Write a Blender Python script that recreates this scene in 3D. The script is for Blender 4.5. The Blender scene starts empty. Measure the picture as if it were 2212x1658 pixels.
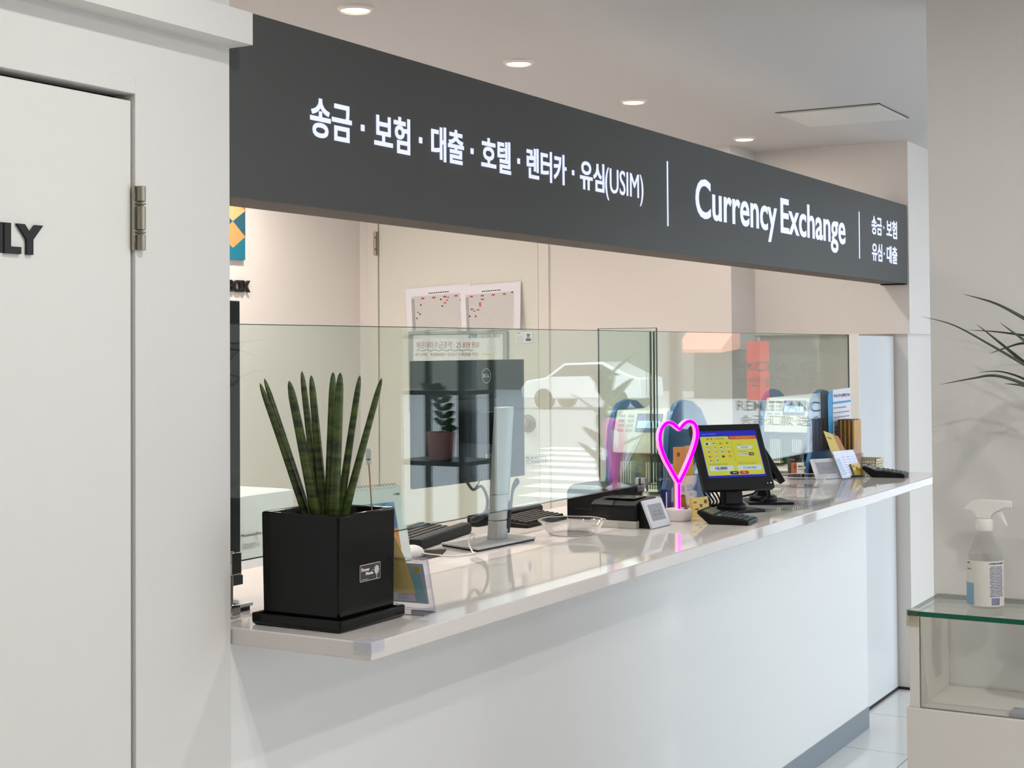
import bpy, bmesh, math, random
from mathutils import Vector, Matrix
random.seed(7)
C = bpy.context.scene.collection

# ------------------------------------------------------------------ camera, world, lights, exposure
sc = bpy.context.scene
F, CX, CY = 3213.37, 1106.3, 679.93
CAM = Vector((0, 0, 1.635))
RT = Vector((0.503031, -0.864241, -0.006957))
UP = Vector((-0.01690958, -0.01788977, 0.99969697))
FW = Vector((0.86410316, 0.50276053, 0.02361304))
cd = bpy.data.cameras.new('camera')
cam = bpy.data.objects.new('camera', cd)
C.objects.link(cam)
cd.sensor_width = 36.0
cd.lens = 36.0 * F / 2212
cd.shift_x = -(CX - 1106) / 2212
cd.shift_y = -(829 - CY) / 2212
cd.clip_start = 0.02
cd.clip_end = 300
M4 = Matrix(((RT.x, UP.x, -FW.x, CAM.x), (RT.y, UP.y, -FW.y, CAM.y), (RT.z, UP.z, -FW.z, CAM.z), (0, 0, 0, 1)))
cam.matrix_world = M4
sc.camera = cam

sc.view_settings.view_transform = 'Standard'
sc.view_settings.look = 'None'
sc.view_settings.gamma = 1
sc.view_settings.use_curve_mapping = False
sc.view_settings.exposure = 0.05

w = bpy.data.worlds.new('sky')
sc.world = w
w.use_nodes = True
bg = w.node_tree.nodes['Background']
bg.inputs[0].default_value = (0.80, 0.90, 1.0, 1)
bg.inputs[1].default_value = 4.1

sd_ = bpy.data.lights.new('sun', 'SUN')
sd_.energy = 5.0
sd_.angle = math.radians(3)
sd_.color = (1.0, 0.97, 0.93)
so_ = bpy.data.objects.new('sun', sd_)
C.objects.link(so_)
so_.rotation_euler = Vector((0.45, -0.2, -0.87)).to_track_quat('-Z', 'Y').to_euler()

def disk_light(name, x, y, z, power, col, size=0.09):
    l = bpy.data.lights.new(name, 'AREA')
    l.shape = 'DISK'
    l.size = size
    l.energy = power
    l.color = col
    o = bpy.data.objects.new(name, l)
    C.objects.link(o)
    o.location = (x, y, z)
    return o

WARM = (1.0, 0.93, 0.86)
NEUT = (1.0, 0.97, 0.94)
# customer side: two downlights read from cast shadows, the rest unseen fill added
for x, y, p in ((1.55, -0.23, 14), (1.75, 1.12, 7), (3.1, -0.6, 17), (0.3, 0.9, 4), (5.4, -0.4, 4), (2.2, -1.9, 17), (4.7, -1.7, 8)):
    disk_light('customer_downlight_and_fill', x, y, 2.61, p, NEUT)
# office downlight inferred above the canvas, plus added unseen lamps that brighten the walls
for x, y, p in ((5.45, 4.45, 11), (4.5, 4.4, 13), (4.2, 3.6, 7), (2.9, 3.2, 9)):
    disk_light('office_downlight_and_fill', x, y, 2.61, p, WARM)
# portal in the storefront opening so daylight comes in cleanly
pl = bpy.data.lights.new('window_portal', 'AREA')
pl.shape = 'RECTANGLE'
pl.size = 5.8
pl.size_y = 2.6
pl.cycles.is_portal = True
po = bpy.data.objects.new('window_portal', pl)
C.objects.link(po)
po.location = (8.06, -1.0, 1.3)
po.rotation_euler = (0, math.radians(90), math.radians(0))
po.rotation_euler = Matrix(((0, 0, 1), (1, 0, 0), (0, 1, 0))).to_euler()

p2 = bpy.data.lights.new('added_window_portal', 'AREA')  # portal for the added side window
p2.shape = 'RECTANGLE'
p2.size = 3.4
p2.size_y = 2.5
p2.cycles.is_portal = True
q2 = bpy.data.objects.new('added_window_portal', p2)
C.objects.link(q2)
q2.location = (6.25, -4.14, 1.3)
q2.rotation_euler = (math.radians(90), 0, 0)

# ------------------------------------------------------------------ helpers
HC = 1.105       # counter top height
YG = 1.99        # plane of the glass screens
YW = 1.918       # face of the left wall

def ray(px, py):
    return (FW * F + RT * (px - CX) - UP * (py - CY)).normalized()

def at(px, py, ax, v):
    d = ray(px, py)
    i = 'XYZ'.index(ax)
    return CAM + d * ((v - CAM[i]) / d[i])

def atd(px, py, depth):
    d = ray(px, py)
    return CAM + d * (depth / d.dot(FW))

def lin(c):
    if isinstance(c, str):
        c = tuple(int(c[i:i + 2], 16) / 255 for i in (0, 2, 4))
    return tuple(x / 12.92 if x <= 0.04045 else ((x + 0.055) / 1.055) ** 2.4 for x in c)

MATS = {}
def mat(name, col, rough=0.5, metal=0.0, spec=0.5, var=0.03, scale=30.0, bump=0.0, emit=0.0, ecol=None, coat=0.0):
    """procedural principled material; a faint noise varies the colour (and bumps the surface)"""
    if name in MATS:
        return MATS[name]
    m = bpy.data.materials.new(name)
    m.use_nodes = True
    nt = m.node_tree
    b = nt.nodes['Principled BSDF']
    c = lin(col)
    tc = nt.nodes.new('ShaderNodeTexCoord')
    nz = nt.nodes.new('ShaderNodeTexNoise')
    nz.inputs['Scale'].default_value = scale
    nz.inputs['Detail'].default_value = 3
    nt.links.new(tc.outputs['Object'], nz.inputs['Vector'])
    rp = nt.nodes.new('ShaderNodeValToRGB')
    rp.color_ramp.elements[0].color = tuple(max(0, x * (1 - var)) for x in c) + (1,)
    rp.color_ramp.elements[1].color = tuple(min(1, x * (1 + var)) for x in c) + (1,)
    nt.links.new(nz.outputs['Fac'], rp.inputs[0])
    nt.links.new(rp.outputs[0], b.inputs['Base Color'])
    b.inputs['Roughness'].default_value = rough
    b.inputs['Metallic'].default_value = metal
    b.inputs['Specular IOR Level'].default_value = spec
    b.inputs['Coat Weight'].default_value = coat
    b.inputs['Coat Roughness'].default_value = 0.03
    if emit:
        b.inputs['Emission Color'].default_value = lin(ecol or col) + (1,)
        b.inputs['Emission Strength'].default_value = emit
    if bump:
        bp = nt.nodes.new('ShaderNodeBump')
        bp.inputs['Strength'].default_value = bump
        bp.inputs['Distance'].default_value = 0.002
        nt.links.new(nz.outputs['Fac'], bp.inputs['Height'])
        nt.links.new(bp.outputs[0], b.inputs['Normal'])
    MATS[name] = m
    return m

def glass(name, tint, rough=0.0, refl=1.0):
    """clear sheet: tinted straight-through view plus a Fresnel mirror, the same from both sides"""
    if name in MATS:
        return MATS[name]
    m = bpy.data.materials.new(name)
    m.use_nodes = True
    nt = m.node_tree
    nt.nodes.clear()
    out = nt.nodes.new('ShaderNodeOutputMaterial')
    mx = nt.nodes.new('ShaderNodeMixShader')
    tr = nt.nodes.new('ShaderNodeBsdfTransparent')
    gl = nt.nodes.new('ShaderNodeBsdfGlossy')
    ge = nt.nodes.new('ShaderNodeNewGeometry')
    mr = nt.nodes.new('ShaderNodeMapRange')
    fr = nt.nodes.new('ShaderNodeFresnel')
    ml = nt.nodes.new('ShaderNodeMath')
    ml.operation = 'MULTIPLY'
    ml.inputs[1].default_value = refl
    mr.inputs['To Min'].default_value = 1.5
    mr.inputs['To Max'].default_value = 1 / 1.5
    tr.inputs[0].default_value = tuple(tint) + (1,)
    gl.inputs[0].default_value = (1, 1, 1, 1)
    gl.inputs['Roughness'].default_value = rough
    L = nt.links.new
    L(ge.outputs['Backfacing'], mr.inputs['Value'])
    L(mr.outputs[0], fr.inputs['IOR'])
    L(fr.outputs[0], ml.inputs[0])
    L(ml.outputs[0], mx.inputs[0])
    L(tr.outputs[0], mx.inputs[1])
    L(gl.outputs[0], mx.inputs[2])
    L(mx.outputs[0], out.inputs[0])
    MATS[name] = m
    return m

def tag(o, label=None, cat=None, group=None, kind=None):
    if label:
        o['label'] = label
    if cat:
        o['category'] = cat
    if group:
        o['group'] = group
    if kind:
        o['kind'] = kind
    return o

def thing(name, label, cat, loc, rotz=0.0, group=None, kind=None):
    o = bpy.data.objects.new(name, None)
    C.objects.link(o)
    o.empty_display_size = 0.05
    o.location = loc
    o.rotation_euler = (0, 0, rotz)
    return tag(o, label, cat, group, kind)

def frame(o):
    return Matrix.Translation(o.location) @ Matrix.Rotation(o.rotation_euler.z, 4, 'Z')

TEXTS = {}
def text_geo(body, bold=0.0, condense=1.0):
    key = (body, bold)
    if key not in TEXTS:
        cu = bpy.data.curves.new('lettering_curve', 'FONT')
        cu.body = body
        cu.size = 1
        cu.offset = bold
        cu.extrude = 0.5
        cu.resolution_u = 4
        ob = bpy.data.objects.new('lettering_curve', cu)
        C.objects.link(ob)
        bpy.context.view_layer.update()
        me = ob.evaluated_get(bpy.context.evaluated_depsgraph_get()).to_mesh()
        vs = [v.co.copy() for v in me.vertices]
        fs = [tuple(p.vertices) for p in me.polygons]
        bpy.data.objects.remove(ob)
        bpy.data.curves.remove(cu)
        TEXTS[key] = (vs, fs)
    return TEXTS[key]

class MB:
    """collects shapes, then links them as ONE mesh object"""
    def __init__(self, fr=None):
        self.v, self.f, self.mi, self.cur = [], [], [], 0
        self.fr = fr or Matrix.Identity(4)
    def m(self, i):
        self.cur = i
        return self
    def add(self, vs, fs):
        n = len(self.v)
        self.v += [self.fr @ Vector(p) for p in vs]
        for f in fs:
            self.f.append(tuple(i + n for i in f))
            self.mi.append(self.cur)
        return self
    def box(self, x0, x1, y0, y1, z0, z1):
        vs = [(x, y, z) for z in (z0, z1) for y in (y0, y1) for x in (x0, x1)]
        return self.add(vs, [(0, 2, 3, 1), (4, 5, 7, 6), (0, 1, 5, 4), (2, 6, 7, 3), (0, 4, 6, 2), (1, 3, 7, 5)])
    def poly(self, pts):
        return self.add(pts, [tuple(range(len(pts)))])
    def prism(self, pts, d):
        """polygon pts (3D, planar) swept along vector d"""
        pts = [Vector(p) for p in pts]
        d = Vector(d)
        n = len(pts)
        nrm = Vector((0, 0, 0))
        for i in range(n):
            nrm += pts[i].cross(pts[(i + 1) % n])
        if nrm.dot(d) > 0:
            pts = pts[::-1]
        vs = pts + [p + d for p in pts]
        fs = [tuple(range(n)), tuple(range(2 * n - 1, n - 1, -1))]
        fs += [(i, i + n, (i + 1) % n + n, (i + 1) % n)[::1] for i in range(n)]
        return self.add(vs, fs)
    def lathe(self, prof, c=(0, 0, 0), seg=32, cap=True):
        vs, fs = [], []
        for r, z in prof:
            for k in range(seg):
                a = 2 * math.pi * k / seg
                vs.append((c[0] + r * math.cos(a), c[1] + r * math.sin(a), c[2] + z))
        n = len(prof)
        for i in range(n - 1):
            for k in range(seg):
                k2 = (k + 1) % seg
                fs.append((i * seg + k, i * seg + k2, (i + 1) * seg + k2, (i + 1) * seg + k))
        if cap:
            fs.append(tuple(range(seg))[::-1])
            fs.append(tuple((n - 1) * seg + k for k in range(seg)))
        return self.add(vs, fs)
    def tube(self, pts, r, seg=10, cap=True, flat=1.0, side=None):
        pts = [Vector(p) for p in pts]
        rs = r if isinstance(r, (list, tuple)) else [r] * len(pts)
        vs, fs = [], []
        ref = Vector(side) if side else None
        n = len(pts)
        prev = None
        for i, p in enumerate(pts):
            t = (pts[min(i + 1, n - 1)] - pts[max(i - 1, 0)]).normalized()
            if ref is not None:
                a = (ref - t * ref.dot(t)).normalized()
            elif prev is None:
                a = t.cross(Vector((0.3, 0.2, 1) if abs(t.z) < 0.9 else (1, 0.2, 0))).normalized()
            else:
                a = (prev - t * prev.dot(t)).normalized()
            prev = a
            b = t.cross(a)
            for k in range(seg):
                an = 2 * math.pi * k / seg
                vs.append(p + a * math.cos(an) * rs[i] + b * math.sin(an) * rs[i] * flat)
        for i in range(n - 1):
            for k in range(seg):
                k2 = (k + 1) % seg
                fs.append((i * seg + k, i * seg + k2, (i + 1) * seg + k2, (i + 1) * seg + k))
        if cap:
            fs.append(tuple(range(seg))[::-1])
            fs.append(tuple((n - 1) * seg + k for k in range(seg)))
        return self.add(vs, fs)
    def rrect(self, O, u, v, wd, ht, r, d, seg=5):
        """rounded rectangle from corner O along u, v, swept by vector d"""
        O, u, v = Vector(O), Vector(u).normalized(), Vector(v).normalized()
        pts = []
        for cx, cy, a0 in ((wd - r, r, -90), (wd - r, ht - r, 0), (r, ht - r, 90), (r, r, 180)):
            for k in range(seg + 1):
                a = math.radians(a0 + 90 * k / seg)
                pts.append(O + u * (cx + r * math.cos(a)) + v * (cy + r * math.sin(a)))
        return self.prism(pts, d)
    def text(self, body, O, u, v, wd=None, ht=None, bold=0.0, depth=0.001, shear=0.0):
        """lettering whose bounding box starts at O, wd along u and ht along v"""
        vs, fs = text_geo(body, bold)
        x0, x1 = min(p.x for p in vs), max(p.x for p in vs)
        y0, y1 = min(p.y for p in vs), max(p.y for p in vs)
        if wd is None:
            wd = ht * (x1 - x0) / (y1 - y0)
        if ht is None:
            ht = wd * (y1 - y0) / (x1 - x0)
        O, u, v = Vector(O), Vector(u).normalized(), Vector(v).normalized()
        n = u.cross(v)
        sx, sy = wd / (x1 - x0), ht / (y1 - y0)
        out = [O + u * ((p.x - x0) * sx + shear * (p.y - y0) * sy) + v * ((p.y - y0) * sy) + n * ((p.z + 0.5) * depth) for p in vs]
        return self.add(out, fs)
    def build(self, name, mats, parent=None, bevel=0.0, smooth=True, seg=2, ang=35):
        if not isinstance(mats, (list, tuple)):
            mats = [mats]
        me = bpy.data.meshes.new(name)
        o = bpy.data.objects.new(name, me)
        C.objects.link(o)
        if parent is not None:
            o.parent = parent
            q, T = parent, Matrix.Identity(4)
            while q is not None:
                T = frame(q) @ T
                q = q.parent
            inv = T.inverted()
        else:
            c = sum(self.v, Vector()) / len(self.v)
            c.z = min(p.z for p in self.v)
            o.location = c
            inv = Matrix.Translation(-c)
        me.from_pydata([inv @ p for p in self.v], [], self.f)
        for mm in mats:
            me.materials.append(mm)
        me.polygons.foreach_set('material_index', self.mi)
        if smooth:
            me.polygons.foreach_set('use_smooth', [True] * len(me.polygons))
            me.set_sharp_from_angle(angle=math.radians(ang))
        me.update()
        if bevel:
            b = o.modifiers.new('bevel', 'BEVEL')
            b.width = bevel
            b.segments = seg
            b.limit_method = 'ANGLE'
            b.angle_limit = math.radians(40)
        return o

def outward(o):
    bm = bmesh.new()
    bm.from_mesh(o.data)
    bmesh.ops.remove_doubles(bm, verts=bm.verts, dist=1e-5)
    bmesh.ops.recalc_face_normals(bm, faces=bm.faces)
    bm.to_mesh(o.data)
    bm.free()

X, Y, Z = Vector((1, 0, 0)), Vector((0, 1, 0)), Vector((0, 0, 1))

def tilted(th, ti):
    """axes of a plate that faces (sin th, -cos th), leaning back by ti: u to the viewer's right, v up the plate, n out of it"""
    u = Vector((math.cos(th), math.sin(th), 0))
    n0 = Vector((math.sin(th), -math.cos(th), 0))
    v = Z * math.cos(ti) - n0 * math.sin(ti)
    return u, v, u.cross(v)

def struct(mb, name, m, label=None, **k):
    o = mb.build(name, m, **k)
    return tag(o, label, None, None, 'structure')

# ------------------------------------------------------------------ materials
WALL = mat('white_wall_paint', 'e0dedb', 0.6, var=0.012, scale=60, bump=0.05)
WALLW = mat('warm_white_wall_paint', 'e3dcd6', 0.6, var=0.012, scale=60, bump=0.05)
CEIL = mat('ceiling_paint', 'cfcccb', 0.8, var=0.01)
DOORW = mat('white_door_lacquer', 'e2e1dc', 0.4, var=0.008)
PANELW = mat('white_laminate', 'e6e8ea', 0.25, var=0.006)
BASEW = mat('white_counter_front', 'ececeb', 0.45, var=0.01)
STONE = mat('white_quartz', 'dcd6d2', 0.035, spec=0.55, var=0.05, scale=260)
GREY = mat('grey_kickboard', '7d858c', 0.45)
SIGN = mat('charcoal_sign_panel', '4b4c4b', 0.5, spec=.3, var=0.02, scale=400)
SIGNU = mat('dark_brown_sign_underside', '4c4038', 0.6)
LED = mat('white_sign_lettering', '7c80a0', 0.6, emit=0.98, ecol='dde3ff')
BLACK = mat('black_plastic', '0f0f11', 0.4, spec=0.25, var=0.1)
BLACKM = mat('matt_black_letters', '101012', 0.55)
GLOSSB = mat('glossy_black_ceramic', '070909', 0.14, spec=0.28, var=0.1)
STEEL = mat('brushed_steel', 'a29d8e', 0.35, metal=0.9)
CHROME = mat('chrome', 'd6d6d6', 0.08, metal=1.0)
SILVER = mat('silver_stand', 'b9bbbc', 0.38, metal=0.35, var=0.02)
PAPER = mat('white_paper', 'e8e6ee', 0.7, var=0.01)
WHITEP = mat('white_plastic', 'eceae6', 0.35, var=0.01)
GLASS = glass('green_tinted_glass', (0.89, 0.945, 0.925))
GEDGE = mat('dark_green_glass_edge', '1d3a30', 0.15)
CLEAR = glass('clear_plastic', (0.97, 0.97, 0.975), 0.03)
LILAC = glass('clear_acrylic', (0.965, 0.965, 0.985), 0.02)
LILACE = mat('violet_acrylic_edge', '6d6690', 0.2)
INK = mat('black_ink', '1c1c20', 0.7)
INKG = mat('grey_ink', '77777a', 0.7)
INKR = mat('red_ink', 'b8484c', 0.7)
INKB = mat('blue_ink', '3a4b9a', 0.7)
YELL = mat('yellow_print', 'd9bd3c', 0.5)
ORAN = mat('orange_print', 'd08a3a', 0.5)

# ------------------------------------------------------------------ setting
def floor_mat():
    m = mat('glossy_white_floor_tiles', 'e4e2df', 0.1, var=0.02)
    nt = m.node_tree
    b = nt.nodes['Principled BSDF']
    tc = nt.nodes.new('ShaderNodeNewGeometry')
    sp = nt.nodes.new('ShaderNodeSeparateXYZ')
    nt.links.new(tc.outputs['Position'], sp.inputs[0])
    fac = None
    for ax, off in (('X', 5.988), ('Y', 1.646)):
        a = nt.nodes.new('ShaderNodeMath'); a.operation = 'SUBTRACT'; a.inputs[1].default_value = off - 60
        nt.links.new(sp.outputs[ax], a.inputs[0])
        d = nt.nodes.new('ShaderNodeMath'); d.operation = 'MODULO'; d.inputs[1].default_value = 0.6
        nt.links.new(a.outputs[0], d.inputs[0])
        l = nt.nodes.new('ShaderNodeMath'); l.operation = 'LESS_THAN'; l.inputs[1].default_value = 0.004
        nt.links.new(d.outputs[0], l.inputs[0])
        if fac is None:
            fac = l
        else:
            mx = nt.nodes.new('ShaderNodeMath'); mx.operation = 'MAXIMUM'
            nt.links.new(fac.outputs[0], mx.inputs[0]); nt.links.new(l.outputs[0], mx.inputs[1])
            fac = mx
    old = b.inputs['Base Color'].links[0].from_socket
    mix = nt.nodes.new('ShaderNodeMix'); mix.data_type = 'RGBA'
    nt.links.new(fac.outputs[0], mix.inputs[0])
    nt.links.new(old, mix.inputs[6])
    mix.inputs[7].default_value = lin('77777a') + (1,)
    nt.links.new(mix.outputs[2], b.inputs['Base Color'])
    return m

ZC = 2.62
YB = 4.91        # back wall of the office
XD = 6.75        # end wall of the office with the door
struct(MB().box(-3.1, 8.0, -4.1, 5.1, -0.15, 0.0), 'floor', floor_mat(), smooth=False)
struct(MB().box(-3.1, 8.0, -4.1, 5.1, ZC, ZC + 0.12), 'ceiling', CEIL, smooth=False)
# left wall with its doorway (door leaf 1.05..1.956)
m = MB().box(-3.0, 1.05, YW, 2.04, 0, ZC).box(1.956, 2.211, YW, 2.04, 0, ZC).box(1.05, 1.956, YW, 2.04, 2.098, ZC)
struct(m, 'wall_front', WALL, smooth=False)
struct(MB().box(2.0, 2.1, 2.04, YB, 0, ZC), 'wall_left', WALLW, smooth=False)
struct(MB().box(2.0, XD, YB, YB + 0.1, 0, ZC), 'wall_back', WALLW, smooth=False)
DY0, DY1, DZ = 3.768, 4.775, 2.45
m = MB().box(XD, 8.0, 2.70, DY0 - 0.006, 0, ZC).box(XD, 8.0, DY1 + 0.006, YB + 0.1, 0, ZC).box(XD, 8.0, DY0 - 0.006, DY1 + 0.006, DZ + 0.006, ZC)
m.box(XD + 0.05, 8.0, DY0 - 0.006, DY1 + 0.006, 0, DZ + 0.006)
struct(m, 'wall_end', WALLW, smooth=False)
m = MB().box(7.07, 8.0, 1.925, 2.70, 1.70, ZC).box(7.125, 8.0, 1.95, 2.70, 0, 1.70)
struct(m, 'wall_far', WALLW, smooth=False)
struct(MB().box(3.885, 4.35, 0.2, 1.004, 0, ZC), 'wall_right', WALL, smooth=False)
struct(MB().box(-3.1, -3.0, -4.1, 2.04, 0, ZC), 'wall_rear', WALL, smooth=False)
struct(MB().box(-3.0, 4.55, -4.1, -4.0, 0, ZC), 'wall_side', WALL, smooth=False)

# ledge above the left door (boxed lintel) and the faint casing
struct(MB().box(-2.9, 2.211, 1.859, YW, 2.224, 2.286), 'trim_1', WALL, smooth=False)
m = MB().box(1.956, 1.986, 1.9155, YW, 0, 2.128).box(1.02, 1.956, 1.9155, YW, 2.098, 2.128).box(1.02, 1.05, 1.9155, YW, 0, 2.098)
struct(m, 'trim_2', WALL, bevel=0.0015)

def hinge(parent, O, right, out, h, name='hinge'):
    """ball bearing butt hinge standing on O: knuckle barrel with rings, plus leaf"""
    O, right, out = Vector(O), Vector(right), Vector(out)
    m = MB()
    c = O + right * 0.011 + out * 0.008
    r = 0.0085
    for z0, z1, rr in ((0, .028, r), (.03, .034, r * 1.08), (.036, h - .036, r), (h - .034, h - .03, r * 1.08), (h - .028, h, r)):
        m.lathe([(rr * .8, z0), (rr, z0 + .001), (rr, z1 - .001), (rr * .8, z1)], c, 20)
    m.prism([O - right * .004, O + right * .006, O + right * .006 + out * .004, O - right * .004 + out * .004], Z * h)
    for z in (.018, h - .018):
        q = O - right * .0035 + out * .0042 + Z * z
        m.prism([q - Z * .005, q + right * .004 - Z * .005, q + right * .004 + Z * .005, q + Z * .005], out * .0008)
    return m.build(name, STEEL, parent)

# left door
d1 = struct(MB().box(1.053, 1.9525, 1.923, 1.963, 0.008, 2.086), 'door_1', DOORW, bevel=0.0015)
hinge(d1, (1.953, YW, 1.818), X, -Y, 0.115)
MB().text('STAFF ONLY', (1.345, 1.923, 1.797), X, Z, 0.400, 0.051, bold=0.045, depth=0.006).build('lettering', BLACKM, d1, smooth=False)
struct(MB().box(1.05, 1.956, 1.966, 2.02, 0.0, 2.098), 'door_gap_sheet', mat('door_gap_shade', '2a2422', 0.8), smooth=False)  # dark sheet behind the leaf, shade of the door gap put into colour

# end door of the office
d2 = struct(MB().box(XD - 0.004, XD + 0.04, DY0, DY1, 0.01, DZ), 'door_2', mat('cream_door_lacquer', 'dedad0', 0.45, var=0.008), smooth=False)
m = MB().box(XD - 0.012, XD, DY0 - 0.066, DY0 - 0.006, 0, DZ + 0.07).box(XD - 0.012, XD, DY1 + 0.006, DY1 + 0.075, 0, DZ + 0.07).box(XD - 0.012, XD, DY0 - 0.006, DY1 + 0.006, DZ + 0.006, DZ + 0.07)
struct(m, 'trim_4', mat('cream_door_frame', 'e1dad2', 0.45, var=0.008), bevel=0.001)
hinge(d2, (XD - 0.012, DY1 + 0.004, 2.165), Y, -X, 0.13)
BRASS = mat('aged_brass', '94835f', 0.35, metal=0.7)
k = MB(Matrix.Translation((XD - 0.004, 3.832, 1.252)) @ Matrix.Rotation(math.radians(-90), 4, 'Y'))
k.lathe([(.044, 0), (.046, .004), (.043, .010), (.024, .014), (.017, .03), (.024, .036), (.031, .048), (.029, .062), (.015, .068)], (0, 0, 0), 32)
k.build('door_knob', BRASS, d2)
bm_ = MB().box(XD - 0.010, XD - 0.004, 3.775, 3.848, 1.047, 1.085).box(XD - 0.022, XD - 0.012, 3.722, 3.752, 1.047, 1.085)
for y in (3.785, 3.805, 3.835):
    bm_.box(XD - 0.024, XD - 0.010, y, y + .008, 1.052, 1.080)
bm_.tube([(XD - 0.018, 3.735, 1.066), (XD - 0.018, 3.845, 1.066)], .0065, 14)
bm_.tube([(XD - 0.018, 3.82, 1.066), (XD - 0.045, 3.82, 1.066)], .004, 10)
bm_.build('barrel_bolt', CHROME, d2, bevel=0.001)

# half-height gate between the counter and the far pillar
gt = struct(MB().box(6.545, 7.112, 2.015, 2.05, 0.012, 1.690), 'door_3', PANELW, bevel=0.002)
MB().box(6.537, 6.5445, 2.011, 2.054, 0.012, 1.697).build('edge_strip', WHITEP, gt)
struct(MB().box(6.62, 8.0, 2.012, 2.016, 0.0, 0.011), 'gate_gap_strip', mat('dark_floor_gap', '2b2322', 0.7), smooth=False)  # dark strip, shade of the gap under the gate put into colour
struct(MB().box(7.122, 7.125, 1.95, 2.014, 0.0, 0.012), 'wall_foot_strip', mat('dark_floor_gap', '2b2322', 0.7), smooth=False)  # thin dark strip at the foot of the end wall

# storefront to the street: mullions, panes with frosted lettering
FRM = mat('grey_aluminium_frame', '6d7174', 0.4, metal=0.4)
m = MB()
for y in (1.88, 0.42, -1.0, -2.5, -3.95):
    m.box(8.0, 8.06, y - .03, y + .03, 0, ZC)
m.box(8.0, 8.06, -4.0, 1.9, 0, .06).box(8.0, 8.06, -4.0, 1.9, ZC - .06, ZC)
win = struct(m, 'window_1', FRM, smooth=False)
ys = (1.85, .45, .39, -.97, -1.03, -2.47, -2.53, -3.92)
SHOP = glass('shop_window_glass', (0.98, 0.99, 0.985))
for i in range(0, 8, 2):
    MB().box(8.025, 8.033, ys[i + 1], ys[i], .06, ZC - .06).build('pane', SHOP, win, smooth=False)
FROST = mat('frosted_white_vinyl', '9aa2a4', 0.8)
for txt, z, h, y0, y1 in (('EXCHANGE', 1.503, .058, .80, 1.296), ('환전·换钱·両替', 1.415, .062, .80, 1.30), ('REMITTANCE', 1.279, .058, .797, 1.333), ('송금·汇款·送金', 1.197, .060, .82, 1.306)):
    MB().text(txt, (8.034, y0, z), Y, Z, y1 - y0, h, bold=.012, depth=.0006).build('window_lettering', FROST, win, smooth=False)

m = MB()
for x_ in (4.58, 6.28, 7.97):
    m.box(x_ - .03, x_ + .03, -4.08, -4.02, 0, ZC)
m.box(4.55, 8.0, -4.08, -4.02, 0, .06).box(4.55, 8.0, -4.08, -4.02, ZC - .06, ZC)
win2 = struct(m, 'added_window', FRM, smooth=False)  # side window added out of view to brighten the counter's far end
for a_, b_ in ((4.61, 6.25), (6.31, 7.94)):
    MB().box(a_, b_, -4.055, -4.047, .06, ZC - .06).build('pane', SHOP, win2, smooth=False)

# ------------------------------------------------------------------ counter
ct = thing('countertop', 'long white quartz countertop running under the glass screens', 'countertop', (2.215, 1.59, 1.072))
MB().box(2.215, 6.345, 1.59, 2.40, 1.072, HC).build('slab', STONE, ct, bevel=0.0025)
GUARD = mat('clear_vinyl_guard', 'e2e2ee', .25, var=.01)
GUARD.node_tree.nodes['Principled BSDF'].inputs['Alpha'].default_value = .38
m = MB()
m.box(2.2125, 2.2145, 1.5875, 1.628, 1.086, 1.1065).box(2.2125, 2.255, 1.5875, 1.5895, 1.086, 1.1065).box(2.2125, 2.255, 1.5875, 1.628, 1.1055, 1.107)
m.build('corner_guard', GUARD, ct, bevel=.0008)
cb = thing('counter_base', 'white panelled counter base below the quartz top', 'counter', (2.213, 1.925, 0))
MB().box(2.213, 6.335, 1.925, 2.30, 0, 1.0715).build('front_panel', BASEW, cb, smooth=False)
MB().box(2.213, 6.338, 1.9215, 1.9248, 0, 0.091).build('kickboard', GREY, cb, bevel=.001)
tag(cb.children[-1], 'grey kickboard along the floor')

# ------------------------------------------------------------------ sign fascia
YS = 1.932
sg = thing('sign_panel', 'long charcoal illuminated sign box hanging over the counter', 'sign', (2.22, YS, 1.938))
SZ0, SZ1 = 1.9385, 2.311
m = MB().box(2.222, 7.066, YS, YS + .125, SZ0, SZ1)
m.mi = [1 if i == 0 else 0 for i in range(6)]
m.build('sign_box', [SIGN, SIGNU], sg, smooth=False)
MB().box(2.2125, 2.2215, YS - .004, YS + .125, SZ0, SZ1).build('end_cap', BLACK, sg, smooth=False)
MB().box(7.03, 7.068, YS + .002, YS + .12, SZ0 - .006, SZ0).build('bracket', BLACK, sg, smooth=False)
def sgp(px, py):
    return at(px, py, 'Y', YS)
def sign_text(body, x0, x1, ytop, ybot, bold=.028):
    """lettering on the sign front between two image columns; ytop / ybot taken at the left column"""
    a, b = sgp(x0, ybot), sgp(x1, ybot)
    h = sgp(x0, ytop).z - a.z
    MB().text(body, (a.x, YS - .0015, a.z), X, Z, b.x - a.x, h, bold, .0015).build('sign_lettering', LED, sg, smooth=False)
zt, zb = sgp(690, 213).z, sgp(690, 298).z
for body, x0, x1 in (('송금', 668.5, 758), ('보험', 807, 884), ('대출', 930, 1000), ('호텔', 1038, 1101.5), ('렌터카', 1136, 1221.5), ('유심', 1251, 1303)):
    a, b = sgp(x0, 300), sgp(x1, 300)
    MB().text(body, (a.x, YS - .0015, zb), X, Z, b.x - a.x, zt - zb, .022, .0015).build('sign_lettering', LED, sg, smooth=False)
a, b = sgp(1306, 400), sgp(1388, 400)
MB().text('(USIM)', (a.x, YS - .0015, zb - .018), X, Z, b.x - a.x, zt - zb + .012, .0, .0015).build('sign_lettering', LED, sg, smooth=False)
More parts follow.
